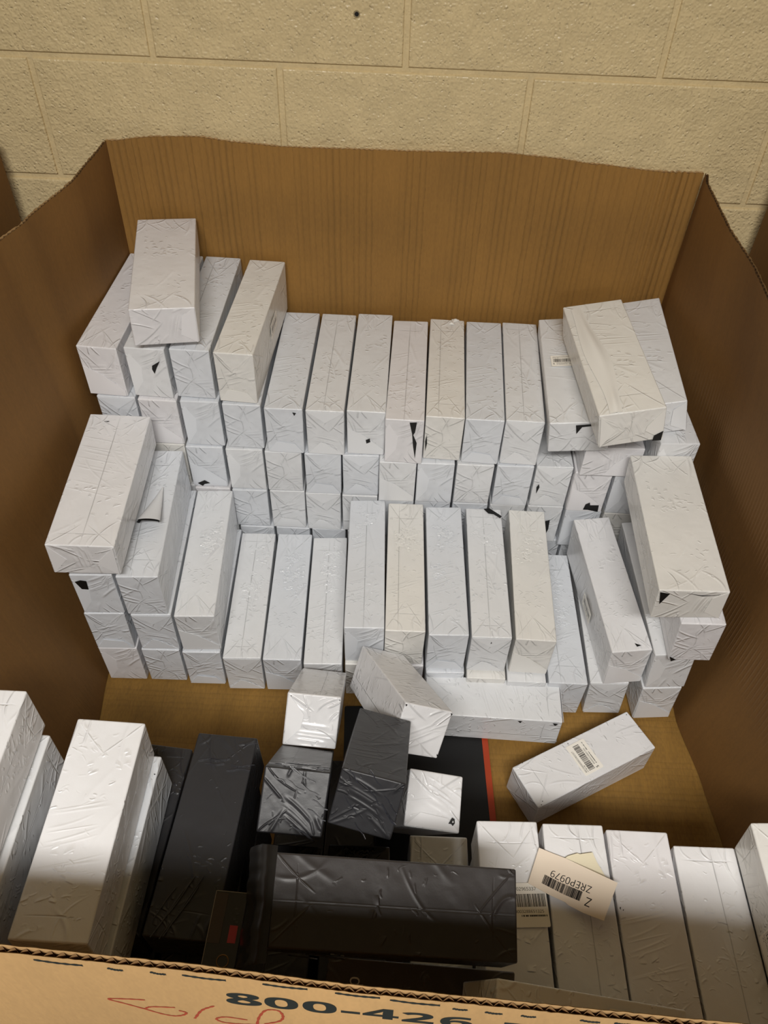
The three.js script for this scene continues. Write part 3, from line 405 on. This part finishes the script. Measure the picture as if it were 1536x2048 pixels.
/* loose white boxes in the middle of the bin */
loose('H1', { kind: 'B', tone: 'plain', v: 0, at: [-0.089, 0.186, 0.765], rot: [-0.871, -0.007, -0.061], label: 'white box tipped up, square end facing out just above the black boxes' });
loose('H2', { kind: 'B', tone: 'plain', v: 1, at: [0.037, 0.198, 0.753], rot: [-0.671, 0.211, -0.36], label: 'white wrapped box thrown aslant against the front stack, long left side showing' });
loose('H3', { kind: 'B', tone: 'plain', v: 2, at: [0.0696, 0.148, 0.903], rot: [-1.225, 0.123, -0.178], label: 'white wrapped box seen square end on, with a small black triangle mark' });
loose('H4', { kind: 'B', tone: 'pale', v: 1, at: [0.206, 0.0525, 0.681], rot: [0, -0.02, 0], across: true, label: 'white wrapped box lying crosswise on the floor along the front stack' });
loose('S1', { kind: 'B', tone: 'plain', v: 2, at: [0.3555, 0.0386, 0.776], rot: [0, 2.078, 0], flap: false, label: 'white wrapped box lying alone on the bin floor, barcode label on top' });
/* black boxes */
loose('K1', { kind: 'B', tone: 'black', v: 0, at: [-0.0895, 0.312, 0.955], rot: [-0.995, 0.004, -0.087], label: 'black wrapped box tipped up, directly below the white square end' });
loose('K2', { kind: 'K', tone: 'black', v: 0, at: [0.0055, 0.339, 0.9375], rot: [-0.727, -0.122, -0.187], label: 'black wrapped box tipped up, right one of the two below the slanting white box' });
loose('X1', { kind: 'X', tone: 'black', v: 0, at: [0.0325, 0.462, 1.149], rot: [0.17, 0.01, -0.118], across: true, label: 'large black wrapped box lying crosswise on top of the black pile' });
loose('J1', { kind: 'B', tone: 'black', v: 2, at: [-0.186, 0.361, 1.052], yaw: -3.5, label: 'long matt black wrapped box pointing at the viewer, centre left' });
loose('J0', { kind: 'B', tone: 'black', v: 1, at: [-0.281, 0.3, 1.038], yaw: -3.5, label: 'black wrapped box in the gap between the white left stack and the long black box' });
loose('L2', { kind: 'B', tone: 'black', v: 0, at: [-0.094, 0.29, 1.155], yaw: -1, label: 'black wrapped box with bright glints, left one under the crosswise black box' });
loose('L3', { kind: 'B', tone: 'black', v: 2, at: [-0.006, 0.29, 1.155], yaw: 0, label: 'black wrapped box with bright glints, right one under the crosswise black box' });
loose('D1', { kind: 'D', tone: 'black', at: [0.066, 0.352, 1.218], rot: [0, -0.04, 0], across: true, label: 'dark brown printed box lying crosswise just inside the front panel' });
/* white boxes at the near left */
loose('Q1', { kind: 'B', tone: 'plain', v: 1, at: [-0.2965, 0.4605, 1.089], rot: [-0.012, 0.0, -0.03], flap: false, label: 'large white wrapped box pointing at the viewer, topmost of the near left stack' });
loose('Q2', { kind: 'B', tone: 'cool', v: 2, at: [-0.291, 0.38, 1.092], yaw: -1, flap: false, label: 'white wrapped box under the large near left box, sticking out to the right' });
loose('Q0', { kind: 'B', tone: 'plain', v: 0, at: [-0.404, 0.54, 1.1], yaw: 0, flap: false, label: 'white wrapped box cut off by the left edge, topmost in the near left corner' });
loose('Q3', { kind: 'B', tone: 'pale', v: 1, at: [-0.398, 0.46, 1.11], yaw: 0, flap: false, label: 'white wrapped box just under the topmost box at the left edge' });
/* white boxes at the near right */
const NEAR = ['first white box of the near right row, partly under the crosswise black box', 'white wrapped box of the near right row lying under the torn paper card', 'white wrapped box of the near right row, just right of the torn paper card', 'white wrapped box at the right end of the near right row'];
[[0.182, 0.995, 1.5], [0.264, 0.993, 1], [0.344, 0.998, 0.5], [0.425, 1.013, 0.5]].forEach(([x, z, yaw], i) => loose('G' + (i + 1), { kind: 'B', tone: ['plain', 'plain', 'lilac', 'plain'][i], v: [2, 0, 1, 0][i], at: [x, 0.2915, z + 0.119], yaw, flap: false, label: NEAR[i] }));
loose('G0', { kind: 'B', tone: 'pale', v: 1, at: [0.1, 0.2115, 1.1055], yaw: 1, flap: false, label: 'grey-shaded white box set lower, at the left end of the near right row' });
loose('G5', { kind: 'B', tone: 'warm', v: 2, at: [0.5, 0.3695, 1.131], yaw: 1, roll: 4, flap: false, label: 'white wrapped box raised above the near right row at the right edge' });
loose('W1', { kind: 'W', tone: 'pale', v: 0, at: [0.222, 0.406, 1.245], rot: [0.142, -0.036, -0.371], across: true, flap: false, label: 'white wrapped box tilted against the inside of the front panel at lower right' });
/* the layers that carry them */
const bury = (kind, tone, list, label, group) => list.forEach(([x, y, z, yaw = 0]) => wrappedBox({ kind, tone, at: [x, y, z], yaw, label, group, flap: false }));
bury('B', 'pale', [[0.1, 0.1315], [0.1, 0.0515], [0.182, 0.2115], [0.182, 0.1315], [0.182, 0.0515], [0.264, 0.2115], [0.264, 0.1315], [0.264, 0.0515], [0.344, 0.2115], [0.344, 0.1315], [0.344, 0.0515], [0.425, 0.2115], [0.425, 0.1315], [0.425, 0.0515], [0.508, 0.2895], [0.508, 0.2115], [0.508, 0.1315], [0.508, 0.0515], [-0.4, 0.38], [-0.4, 0.3], [-0.4, 0.22], [-0.4, 0.14], [-0.4, 0.06]].map(([x, y]) => [x, y, 1.125]), 'white wrapped box buried at the bottom of a near stack', 'white boxes buried in the near stacks');
bury('B', 'black', [[-0.186, 0.28, 1.06], [-0.186, 0.2, 1.06], [-0.186, 0.12, 1.06], [-0.186, 0.04, 1.06], [-0.285, 0.22, 1.06], [-0.285, 0.14, 1.06], [-0.285, 0.06, 1.06], [-0.094, 0.21, 1.165], [-0.094, 0.13, 1.165], [-0.094, 0.05, 1.165], [-0.006, 0.21, 1.165], [-0.006, 0.13, 1.165], [-0.006, 0.05, 1.165], [-0.104, 0.052, 0.93], [-0.026, 0.052, 0.93]], 'black wrapped box buried under the black pile', 'black boxes buried under the black pile');

/* ------------------------------------------------ tears, film and labels on single boxes */
const frac = (o, face, pts) => { const k = { top: [0, 2], front: [0, 1], left: [2, 1], right: [2, 1] }[face], w = o.dims[k[0]], h = o.dims[k[1]]; return pts.map(([u, v]) => [(u - 0.5) * w, (0.5 - v) * h]); };
const tearAt = (id, face, pts) => tear(bx[id], face, frac(bx[id], face, pts));
tearAt('B1', 'front', [[0.63, 0.33], [0.84, 0.23], [0.73, 0.37], [0.65, 0.49], [0.61, 0.4]]);
tearAt('A7', 'front', [[0.62, 0.05], [0.8, 0.04], [0.77, 0.26], [0.73, 0.32], [0.83, 0.5], [0.81, 0.86], [0.74, 0.56], [0.7, 0.3]]);
tearAt('A4', 'front', [[0.74, 0.05], [0.83, 0.06], [0.78, 0.12]]);
tearAt('A6', 'front', [[0.5, 0.64], [0.6, 0.6], [0.62, 0.68], [0.52, 0.72]]);
tearAt('A8', 'front', [[0.05, 0.55], [0.08, 0.4], [0.1, 0.6], [0.07, 0.78]]);
tearAt('C10', 'front', [[0.5, 0.79], [0.6, 0.74], [0.63, 0.81], [0.86, 0.8], [0.88, 0.97], [0.6, 0.93], [0.47, 0.93]]);
tearAt('C0', 'front', [[0.16, 0.91], [0.36, 0.83], [0.5, 0.9], [0.34, 0.93], [0.28, 0.98]]);
tearAt('C9', 'front', [[0.12, 0.5], [0.17, 0.42], [0.2, 0.5], [0.15, 0.66]]);
tearAt('D3', 'front', [[0.58, 0.4], [0.7, 0.36], [0.72, 0.62], [0.66, 0.84], [0.58, 0.8], [0.62, 0.6]]);
tearAt('Fb6', 'top', [[0.5, 0.012], [0.66, 0.004], [0.98, 0.07], [0.93, 0.088], [0.76, 0.055], [0.62, 0.05]]);
tearAt('Fb6', 'front', [[0.5, 0.1], [0.52, 0.14], [0.49, 0.16]]);
tearAt('Fc0', 'front', [[0.1, 0.17], [0.24, 0.13], [0.37, 0.15], [0.35, 0.36], [0.2, 0.35]]);
tearAt('T5', 'front', [[0.02, 0.05], [0.16, 0.1], [0.06, 0.46]]);
tearAt('T5', 'front', [[0.4, 0.07], [0.6, 0.13], [0.82, 0.12], [0.86, 0.09], [0.62, 0.16]]);
tearAt('T3', 'front', [[0.84, 0.8], [0.97, 0.7], [0.95, 0.98], [0.82, 0.96]]);
tearAt('T4', 'front', [[0.42, 0.04], [0.62, 0.03], [0.5, 0.3]]);
tearAt('A12', 'front', [[0.42, 0.08], [0.9, 0.03], [0.9, 0.07], [0.52, 0.14], [0.44, 0.36]]);
tearAt('F15', 'front', [[0.02, 0.86], [0.18, 0.94], [0.08, 0.99]]);
tearAt('F13b', 'top', [[0.6, 0.955], [0.74, 0.972], [0.63, 0.978]]);
tearAt('T2', 'top', [[0.27, 0.07], [0.36, 0.066], [0.34, 0.074]]);
for (const [u, v] of [[0.03, 0.04], [0.95, 0.05], [0.03, 0.93], [0.94, 0.9]]) tearAt('H2', 'front', [[u - 0.02, v - 0.02], [u + 0.02, v - 0.01], [u, v + 0.03]]);
for (const [u, v] of [[0.08, 0.07], [0.96, 0.06]]) tearAt('H1', 'front', [[u - 0.012, v - 0.01], [u + 0.012, v], [u, v + 0.015]]);
for (const [u, v] of [[0.04, 0.03], [0.09, 0.05], [0.96, 0.08], [0.9, 0.97], [0.55, 0.99], [0.9, 0.45]]) tearAt('S1', 'top', [[u - 0.012, v - 0.003], [u + 0.012, v - 0.002], [u, v + 0.005]]);
tearAt('H4', 'left', [[0.67, 0.02], [0.7, 0.02], [0.69, 0.1]]); tearAt('H4', 'left', [[0.92, 0.02], [0.96, 0.03], [0.94, 0.12]]);
for (const [u, v] of [[0.5, 0.1], [0.42, 0.76], [0.42, 0.8]]) tearAt('Q2', 'top', [[u + 0.43, v - 0.003], [u + 0.46, v], [u + 0.44, v + 0.004]]);
tearAt('G3', 'top', [[0.04, 0.4], [0.06, 0.395], [0.05, 0.41]]); tearAt('G3', 'top', [[0.08, 0.41], [0.1, 0.405], [0.09, 0.414]]);
{ // the small triangular mark on the square white end
  const o = bx.H3; tear(o, 'front', frac(o, 'front', [[0.77, 0.85], [0.83, 0.74], [0.875, 0.76], [0.885, 0.83], [0.85, 0.88], [0.82, 0.85]])).userData.label = 'small black triangular mark';
  const s = new THREE.Shape(); frac(o, 'front', [[0.832, 0.825], [0.848, 0.785], [0.862, 0.82]]).forEach((p, i) => i ? s.lineTo(...p) : s.moveTo(...p)); const g = new THREE.ExtrudeGeometry(s, { depth: 0.0002, bevelEnabled: false }); g.applyMatrix4(faceMatrix(o, 'front', 0.0012)); part('mark_centre', g, M.film.plain, o.node);
}
{ const m = new THREE.MeshStandardMaterial({ color: 0x2a2523, roughness: 0.8 }); strip(bx.G1, 'top', [[0.006, -0.068], [0.011, -0.076], [0.0125, -0.081]], 0.0007, m, 'pen_mark'); strip(bx.G1, 'top', [[0.0105, -0.079], [0.0145, -0.08]], 0.0006, m, 'pen_mark'); }
sticker(bx.S1, 'top', 0, 0.001, 0.057, 0.037, 0.02, stockLabel);
sticker(bx.A12, 'top', -0.014, 0.016, 0.048, 0.03, 0.02, stockLabel);
sticker(bx.B3, 'right', 0.01, 0.004, 0.05, 0.03, 0, stockLabel);
sticker(bx.F13b, 'left', 0.012, -0.014, 0.05, 0.032, 0, stockLabel);
sticker(bx.G5, 'left', 0.02, 0.0, 0.06, 0.05, 0, endLabel);
sticker(bx.G1, 'top', 0.014, 0.018, 0.052, 0.05, 0.04, endLabel);
sticker(bx.W1, 'top', 0.012, -0.04, 0.05, 0.032, -Math.PI / 2, stockLabel);
/* loose, bulging or curled film */
function sheetPart(o, name, fn, nu, nv, mat, label) {                       // fn(u, v) in the box's own frame
  const pos = [], idx = []; for (let i = 0; i <= nu; i++) for (let j = 0; j <= nv; j++) pos.push(...fn(i / nu, j / nv)); for (let i = 0; i < nu; i++) for (let j = 0; j < nv; j++) { const a = i * (nv + 1) + j, b = a + nv + 1; idx.push(a, b, a + 1, b, b + 1, a + 1); }
  const g = new THREE.BufferGeometry(); g.setAttribute('position', new THREE.Float32BufferAttribute(pos, 3)); g.setIndex(idx); g.computeVertexNormals(); const m = part(name, g, mat, o.node); if (label) m.userData.label = label; return m;
}
for (const k in M.film) M.film[k].side = THREE.DoubleSide;
function hump(o, x, w, h, z0, z1, seed, tone) { const r = rng(seed), a = r() * 6, y = o.dims[1]; return sheetPart(o, 'loose_film_fold', (u, v) => { const z = lerp(z0, z1, u), c = x + 0.004 * Math.sin(u * 5 + a), wv = w * (0.8 + 0.25 * Math.sin(u * 7 + a)), s = Math.sin(Math.PI * v); return [c + (v - 0.5) * wv, y + 0.0002 + h * Math.pow(s, 2) * (0.7 + 0.3 * Math.sin(u * 9 + a)) * Math.min(1, 8 * u + 0.3, 8 * (1 - u) + 0.2), z]; }, 24, 8, M.film[tone], 'loose fold of film'); }
hump(bx.T3, -0.026, 0.036, 0.0065, -0.135, 0.144, 3, 'warm');
hump(bx.A8, 0.012, 0.014, 0.003, -0.146, -0.128, 8, 'warm');
{ // curled film flap with a black underside on the left box
  const o = bx.Fc1, y = o.dims[1], cone = (u, v, d, z1) => { const z = lerp(-0.05, z1, u), R = 0.001 + 0.0185 * u, a = lerp(-0.5, 3.7, v), rr = R - d; return [0.0125 - 0.007 * u + Math.cos(a) * rr, y + 0.0012 + R * 0.5 + Math.sin(a) * rr * 0.62 + 0.008 * u * u, z + 0.01 * u * Math.cos((v - 0.5) * 3)]; };
  sheetPart(o, 'curled_film_flap', (u, v) => cone(u, v, 0, 0.04), 14, 16, M.film.pale, 'curled white film flap'); sheetPart(o, 'flap_underside', (u, v) => cone(u, v, 0.0012, 0.043), 14, 16, M.dark, 'black underside of the flap');
}
{ // bunched clear film on the black boxes
  const gl = new THREE.MeshPhysicalMaterial({ color: 0x33343a, roughness: 0.25, clearcoat: 1, clearcoatRoughness: 0.08 }), r = rng(91);
  const bunch = (o, face, n, x0, x1, y0, y1, slope) => { for (let i = 0; i < n; i++) { const x = lerp(x0, x1, r()), y = lerp(y0, y1, r()), l = 0.012 + 0.022 * r(), line = []; for (let k = 0; k < 5; k++) line.push([x + l * (k / 4 - 0.5), y + slope * l * (k / 4 - 0.5) + 0.0012 * Math.sin(k * 1.7 + i)]); strip(o, face, line, 0.0007 + 0.0007 * r(), gl, 'gathered_film_crease', 0.0009, 0.0011); } };
  bunch(bx.K1, 'top', 11, -0.024, 0.03, -0.115, -0.08, 0.12); bunch(bx.K1, 'front', 9, -0.034, 0.034, -0.034, 0.034, -0.5); bunch(bx.K2, 'front', 8, -0.034, 0.034, -0.034, 0.034, -0.9);
  bunch(bx.L2, 'top', 7, -0.005, 0.03, 0.06, 0.085, 1.2); bunch(bx.L3, 'top', 7, -0.01, 0.03, 0.055, 0.085, 0.5); bunch(bx.X1, 'left', 7, -0.1, -0.05, -0.03, 0.03, -0.8); bunch(bx.J1, 'top', 6, -0.03, 0.03, 0.075, 0.115, 0.1); bunch(bx.J1, 'top', 5, -0.03, 0.0, -0.1, -0.06, 2.2);
}
{ // flared film skirt at the left end of the crosswise black box
  const o = bx.X1, [w, hh, L] = o.dims, m = new THREE.MeshPhysicalMaterial({ color: 0x1a1816, roughness: 0.22, side: THREE.DoubleSide });
  sheetPart(o, 'film_skirt', (u, v) => { const x = lerp(w / 2 + 0.004, -w / 2 - 0.012, u), rip = 0.0011 * Math.sin(u * 8 + 0.6) + 0.0008 * Math.sin(u * 19 + 1) + 0.0004 * Math.sin(u * 47); return [x * (1 + 0.1 * v), hh + 0.0006 - 0.045 * v * v - 0.006 * v + rip * v, -L / 2 + 0.003 - 0.027 * Math.pow(v, 0.7) - rip * v]; }, 60, 14, m, 'ripped clear film flaring over the end');
}
/* film that shrank into small sharp puckers on top of some boxes; the puckers run across the box */
function crinkle(o, x0, x1, z0, z1, count, seed, mat) {
  const r = rng(seed), S = 0.0005, nx = Math.round((x1 - x0) / S), nz = Math.round((z1 - z0) / S), h = new Float32Array((nx + 1) * (nz + 1)), cx = Array.from({ length: 4 }, () => [lerp(0.2, 0.8, r()), lerp(0.1, 0.9, r())]);
  for (let k = 0; k < count; k++) {
    const c = cx[k % 4], px = (c[0] + (r() - 0.5) * 0.55) * nx, pz = (c[1] + (r() - 0.5) * 0.3) * nz, L = 5 + 16 * r() * r(), slope = Math.tan((31 + 11 * r()) * Math.PI / 180), run = 1.9 + 2.8 * r() * r(), th = (r() - 0.5) * 1.3, ct = Math.cos(th), st = Math.sin(th), R = Math.ceil(L + 14), wob = 1 + 2 * r(), ph = 6 * r(), bow = (r() - 0.5) * 0.07;
    for (let b = -R; b <= R; b++) for (let a = -R; a <= R; a++) {
      const i = Math.round(px) + a, j = Math.round(pz) + b; if (i < 2 || j < 2 || i > nx - 2 || j > nz - 2) continue;
      const u = a * ct + b * st, w = 1 - Math.abs(u / L) ** 3; if (w <= 0) continue;
      const v = -a * st + b * ct + bow * u * u + wob * Math.sin(u * 0.45 + ph) + 0.6 * Math.sin(u * 1.3 + ph * 2);                        // v > 0 is towards the front end
      const top = run * slope * S, f = v > run ? 0 : v > 0 ? (run - v) * slope * S : top * Math.max(0, 1 + v / (run * 3.2)); const e = f * w, q = j * (nx + 1) + i; if (e > h[q]) h[q] = e;
    }
  }
  const pos = [], idx = [], at = {}, id = (i, j) => at[j * (nx + 1) + i] ??= (pos.push(lerp(x0, x1, i / nx), o.dims[1] + h[j * (nx + 1) + i] - 0.0001, lerp(z0, z1, j / nz)), pos.length / 3 - 1);
  for (let i = 0; i < nx; i++) for (let j = 0; j < nz; j++) { const q = j * (nx + 1) + i; if (h[q] + h[q + 1] + h[q + nx + 1] + h[q + nx + 2] < 0.00012) continue; const A = id(i, j), B = id(i + 1, j), C = id(i, j + 1), D = id(i + 1, j + 1); idx.push(A, C, B, B, C, D); }
  const g = new THREE.BufferGeometry(); g.setAttribute('position', new THREE.Float32BufferAttribute(pos, 3)); g.setIndex(idx); g.computeVertexNormals();
  const m = part('puckered_film', g, mat, o.node); m.userData.kind = 'stuff'; m.userData.label = 'film shrunk into glinting puckers'; return m;
}
{
  const gloss = (tone) => { const m = M.film[tone].clone(); m.roughness = 0.2; return m; }, G = { cool: gloss('cool'), pale: gloss('pale'), warm: gloss('warm') };
  crinkle(bx.Fa3, -0.024, 0.028, -0.12, 0.02, 51, 1, G.pale); crinkle(bx.Fa4, -0.028, 0.027, -0.135, 0.06, 57, 2, G.cool); crinkle(bx.Fa5, -0.024, 0.03, -0.125, 0.07, 78, 3, G.pale);
  crinkle(bx.Fb3, -0.03, 0.02, -0.14, -0.03, 34, 4, G.cool); crinkle(bx.Fb4, -0.022, 0.03, -0.12, -0.01, 44, 5, G.warm); crinkle(bx.Fb5, -0.028, 0.02, -0.1, 0.03, 47, 6, G.cool); crinkle(bx.Fb6, -0.028, 0.025, -0.1, -0.02, 27, 7, G.pale); crinkle(bx.Fb7, -0.028, 0.02, -0.12, 0.02, 27, 8, G.warm);
  crinkle(bx.Fb2, -0.01, 0.03, -0.13, 0.02, 40, 9, G.pale); crinkle(bx.Fa11, -0.02, 0.03, -0.1, 0.03, 30, 10, G.cool);
  const dk = new THREE.MeshPhysicalMaterial({ color: 0x17171a, roughness: 0.2, side: THREE.DoubleSide }); crinkle(bx.L2, -0.01, 0.034, -0.118, -0.07, 44, 11, dk); crinkle(bx.L3, -0.02, 0.035, -0.118, -0.075, 44, 12, dk);
}
/* flat black carton with an orange border under the loose boxes */
{
  const t = thing('flat_black_carton', 'flat black carton with an orange right edge lying on the bin floor', 'carton'); t.position.set(0.0755, 0, 0.81); t.rotation.y = 0.055;
  const s = roundedPlate(0.245, 0.3, 0.004, 0.011); s.rotateX(-Math.PI / 2); part('black_cover', s, new THREE.MeshStandardMaterial({ color: 0x0b0b0c, roughness: 0.7 }), t);
  const e = boxAt(0.0105, 0.0114, 0.3, 0.1275, 0.0057, 0); part('orange_edge', e, new THREE.MeshStandardMaterial({ color: 0xa83a14, roughness: 0.6 }), t).userData.label = 'orange edge band';
}
/* torn paper card with a code, lying on the near right boxes */
{
  const t = thing('torn_paper_card', 'torn cream paper card with a barcode lying across the near right white boxes', 'paper card'); t.position.set(0.25, 0.3335, 1.072);
  const right = new THREE.Vector2(-0.906, -0.423), up = new THREE.Vector2(-0.423, 0.906);   // reading direction of the print on the ground plane (x, z)
  const card = (pts, y, lift) => {
    const s = new THREE.Shape(); pts.forEach(([x, z], i) => i ? s.lineTo(x - 0.25, -(z - 1.072)) : s.moveTo(x - 0.25, -(z - 1.072))); s.closePath();
    const g = new THREE.ExtrudeGeometry(s, { depth: 0.0004, bevelEnabled: false, steps: 1 }); g.rotateX(-Math.PI / 2); g.translate(0, y, 0); const p = g.attributes.position, uv = g.attributes.uv;
    for (let i = 0; i < p.count; i++) { const x = p.getX(i), z = p.getZ(i); uv.setXY(i, (x * right.x + z * right.y) / 0.12 + 0.5, (x * up.x + z * up.y) / 0.08 + 0.5); p.setY(i, p.getY(i) + lift * Math.max(0, (x * -right.x + z * -right.y)) ** 2 * 12); } return g;
  };
  const tex = labelTex(1024, 683, (x) => { x.fillStyle = '#efe0cd'; x.fillRect(0, 0, 1024, 683); x.fillStyle = '#191412'; const P = (wx, wz) => { const a = wx - 0.25, b = wz - 1.072; return [((a * right.x + b * right.y) / 0.12 + 0.5) * 1024, (0.5 - (a * up.x + b * up.y) / 0.08) * 683]; };
    const [x0, y0] = P(0.258, 1.0905), [x1, y1] = P(0.2175, 1.066); bars(x, x0, y0 - 4, x1 - x0, 96, 21); bars(x, x0, y0 - 4, x1 - x0, 96, 22);
    x.font = '96px sans-serif'; const [a, b] = P(0.2725, 1.0795); x.fillText('ZREP0979', a, b + 34, 425); x.font = '118px sans-serif'; const [c, d] = P(0.2705, 1.0945); x.fillText('Z', c, d + 46); });
  const m = new THREE.MeshStandardMaterial({ map: tex, roughness: 0.75 });
  part('printed_card', card([[0.216, 1.029], [0.232, 1.035], [0.247, 1.04], [0.303, 1.072], [0.281, 1.115], [0.261, 1.104], [0.245, 1.095], [0.242, 1.092], [0.223, 1.084], [0.199, 1.072]], 0.0012, 0.6), m, t);
  part('torn_backing', card([[0.247, 1.04], [0.251, 1.037], [0.263, 1.033], [0.266, 1.034], [0.282, 1.031], [0.286, 1.043], [0.3, 1.071], [0.26, 1.06]], 0.0003, 0), new THREE.MeshStandardMaterial({ color: 0xe9e0c4, roughness: 0.8 }), t).userData.label = 'yellowish torn backing paper';
}
/* small printed carton with a red patch, between the long black box and the crosswise one */
{
  const t = thing('small_printed_carton', 'small black and brown printed carton with a red patch, left of the crosswise black box', 'carton'); t.position.set(-0.1395, 0.402, 1.168); t.rotation.y = -0.04;
  const body = roundedPlate(0.034, 0.078, 0.001, 0.028); body.rotateX(-Math.PI / 2); part('carton_body', body, new THREE.MeshPhysicalMaterial({ color: 0x14100d, roughness: 0.35, clearcoat: 0.6 }), t);
  const flat = (w, d, x, z, col, name) => part(name, boxAt(w, 0.0004, d, x, 0.0283, z), new THREE.MeshPhysicalMaterial({ color: col, roughness: 0.35, clearcoat: 0.6 }), t);
  flat(0.013, 0.05, -0.0095, -0.012, 0x33200f, 'brown_print'); flat(0.0085, 0.017, 0.009, 0.003, 0xa8202c, 'red_patch');
  for (const [x, z] of [[0.008, -0.022], [0.0105, -0.017], [0.008, -0.012], [0.011, -0.009]]) flat(0.0028, 0.0022, x, z, 0x2e2a2a, 'grey_spot');
  const ring = new THREE.TorusGeometry(0.006, 0.0006, 6, 24); ring.rotateX(Math.PI / 2); ring.translate(0.004, 0.0284, 0.029); part('gold_ring', ring, new THREE.MeshStandardMaterial({ color: 0x8a6a3a, roughness: 0.4, metalness: 0.5 }), t);
  for (const [w, d, x, z] of [[0.0006, 0.078, -0.0167, 0], [0.034, 0.0006, 0, -0.0387]]) part('bright_edge', boxAt(w, 0.0006, d, x, 0.028, z), new THREE.MeshStandardMaterial({ color: 0x9a9284, roughness: 0.3 }), t);
}
{ // pale letter printed on the dark carton by the front panel
  const font = await new FontLoader().loadAsync('fonts/droid/droid_sans_regular.typeface.json'), g = new TextGeometry('d', { font, size: 0.0135, depth: 0.0003, curveSegments: 6, bevelEnabled: false }); g.computeBoundingBox(); g.center();
  g.rotateZ(Math.PI); g.translate(0.016, 0.066, 0); g.applyMatrix4(faceMatrix(bx.D1, 'top', 0.0008)); part('printed_letter', g, new THREE.MeshStandardMaterial({ color: 0xcfc5b4, roughness: 0.6 }), bx.D1.node).userData.label = 'pale printed letter';
}
renderer.render(scene, camera);
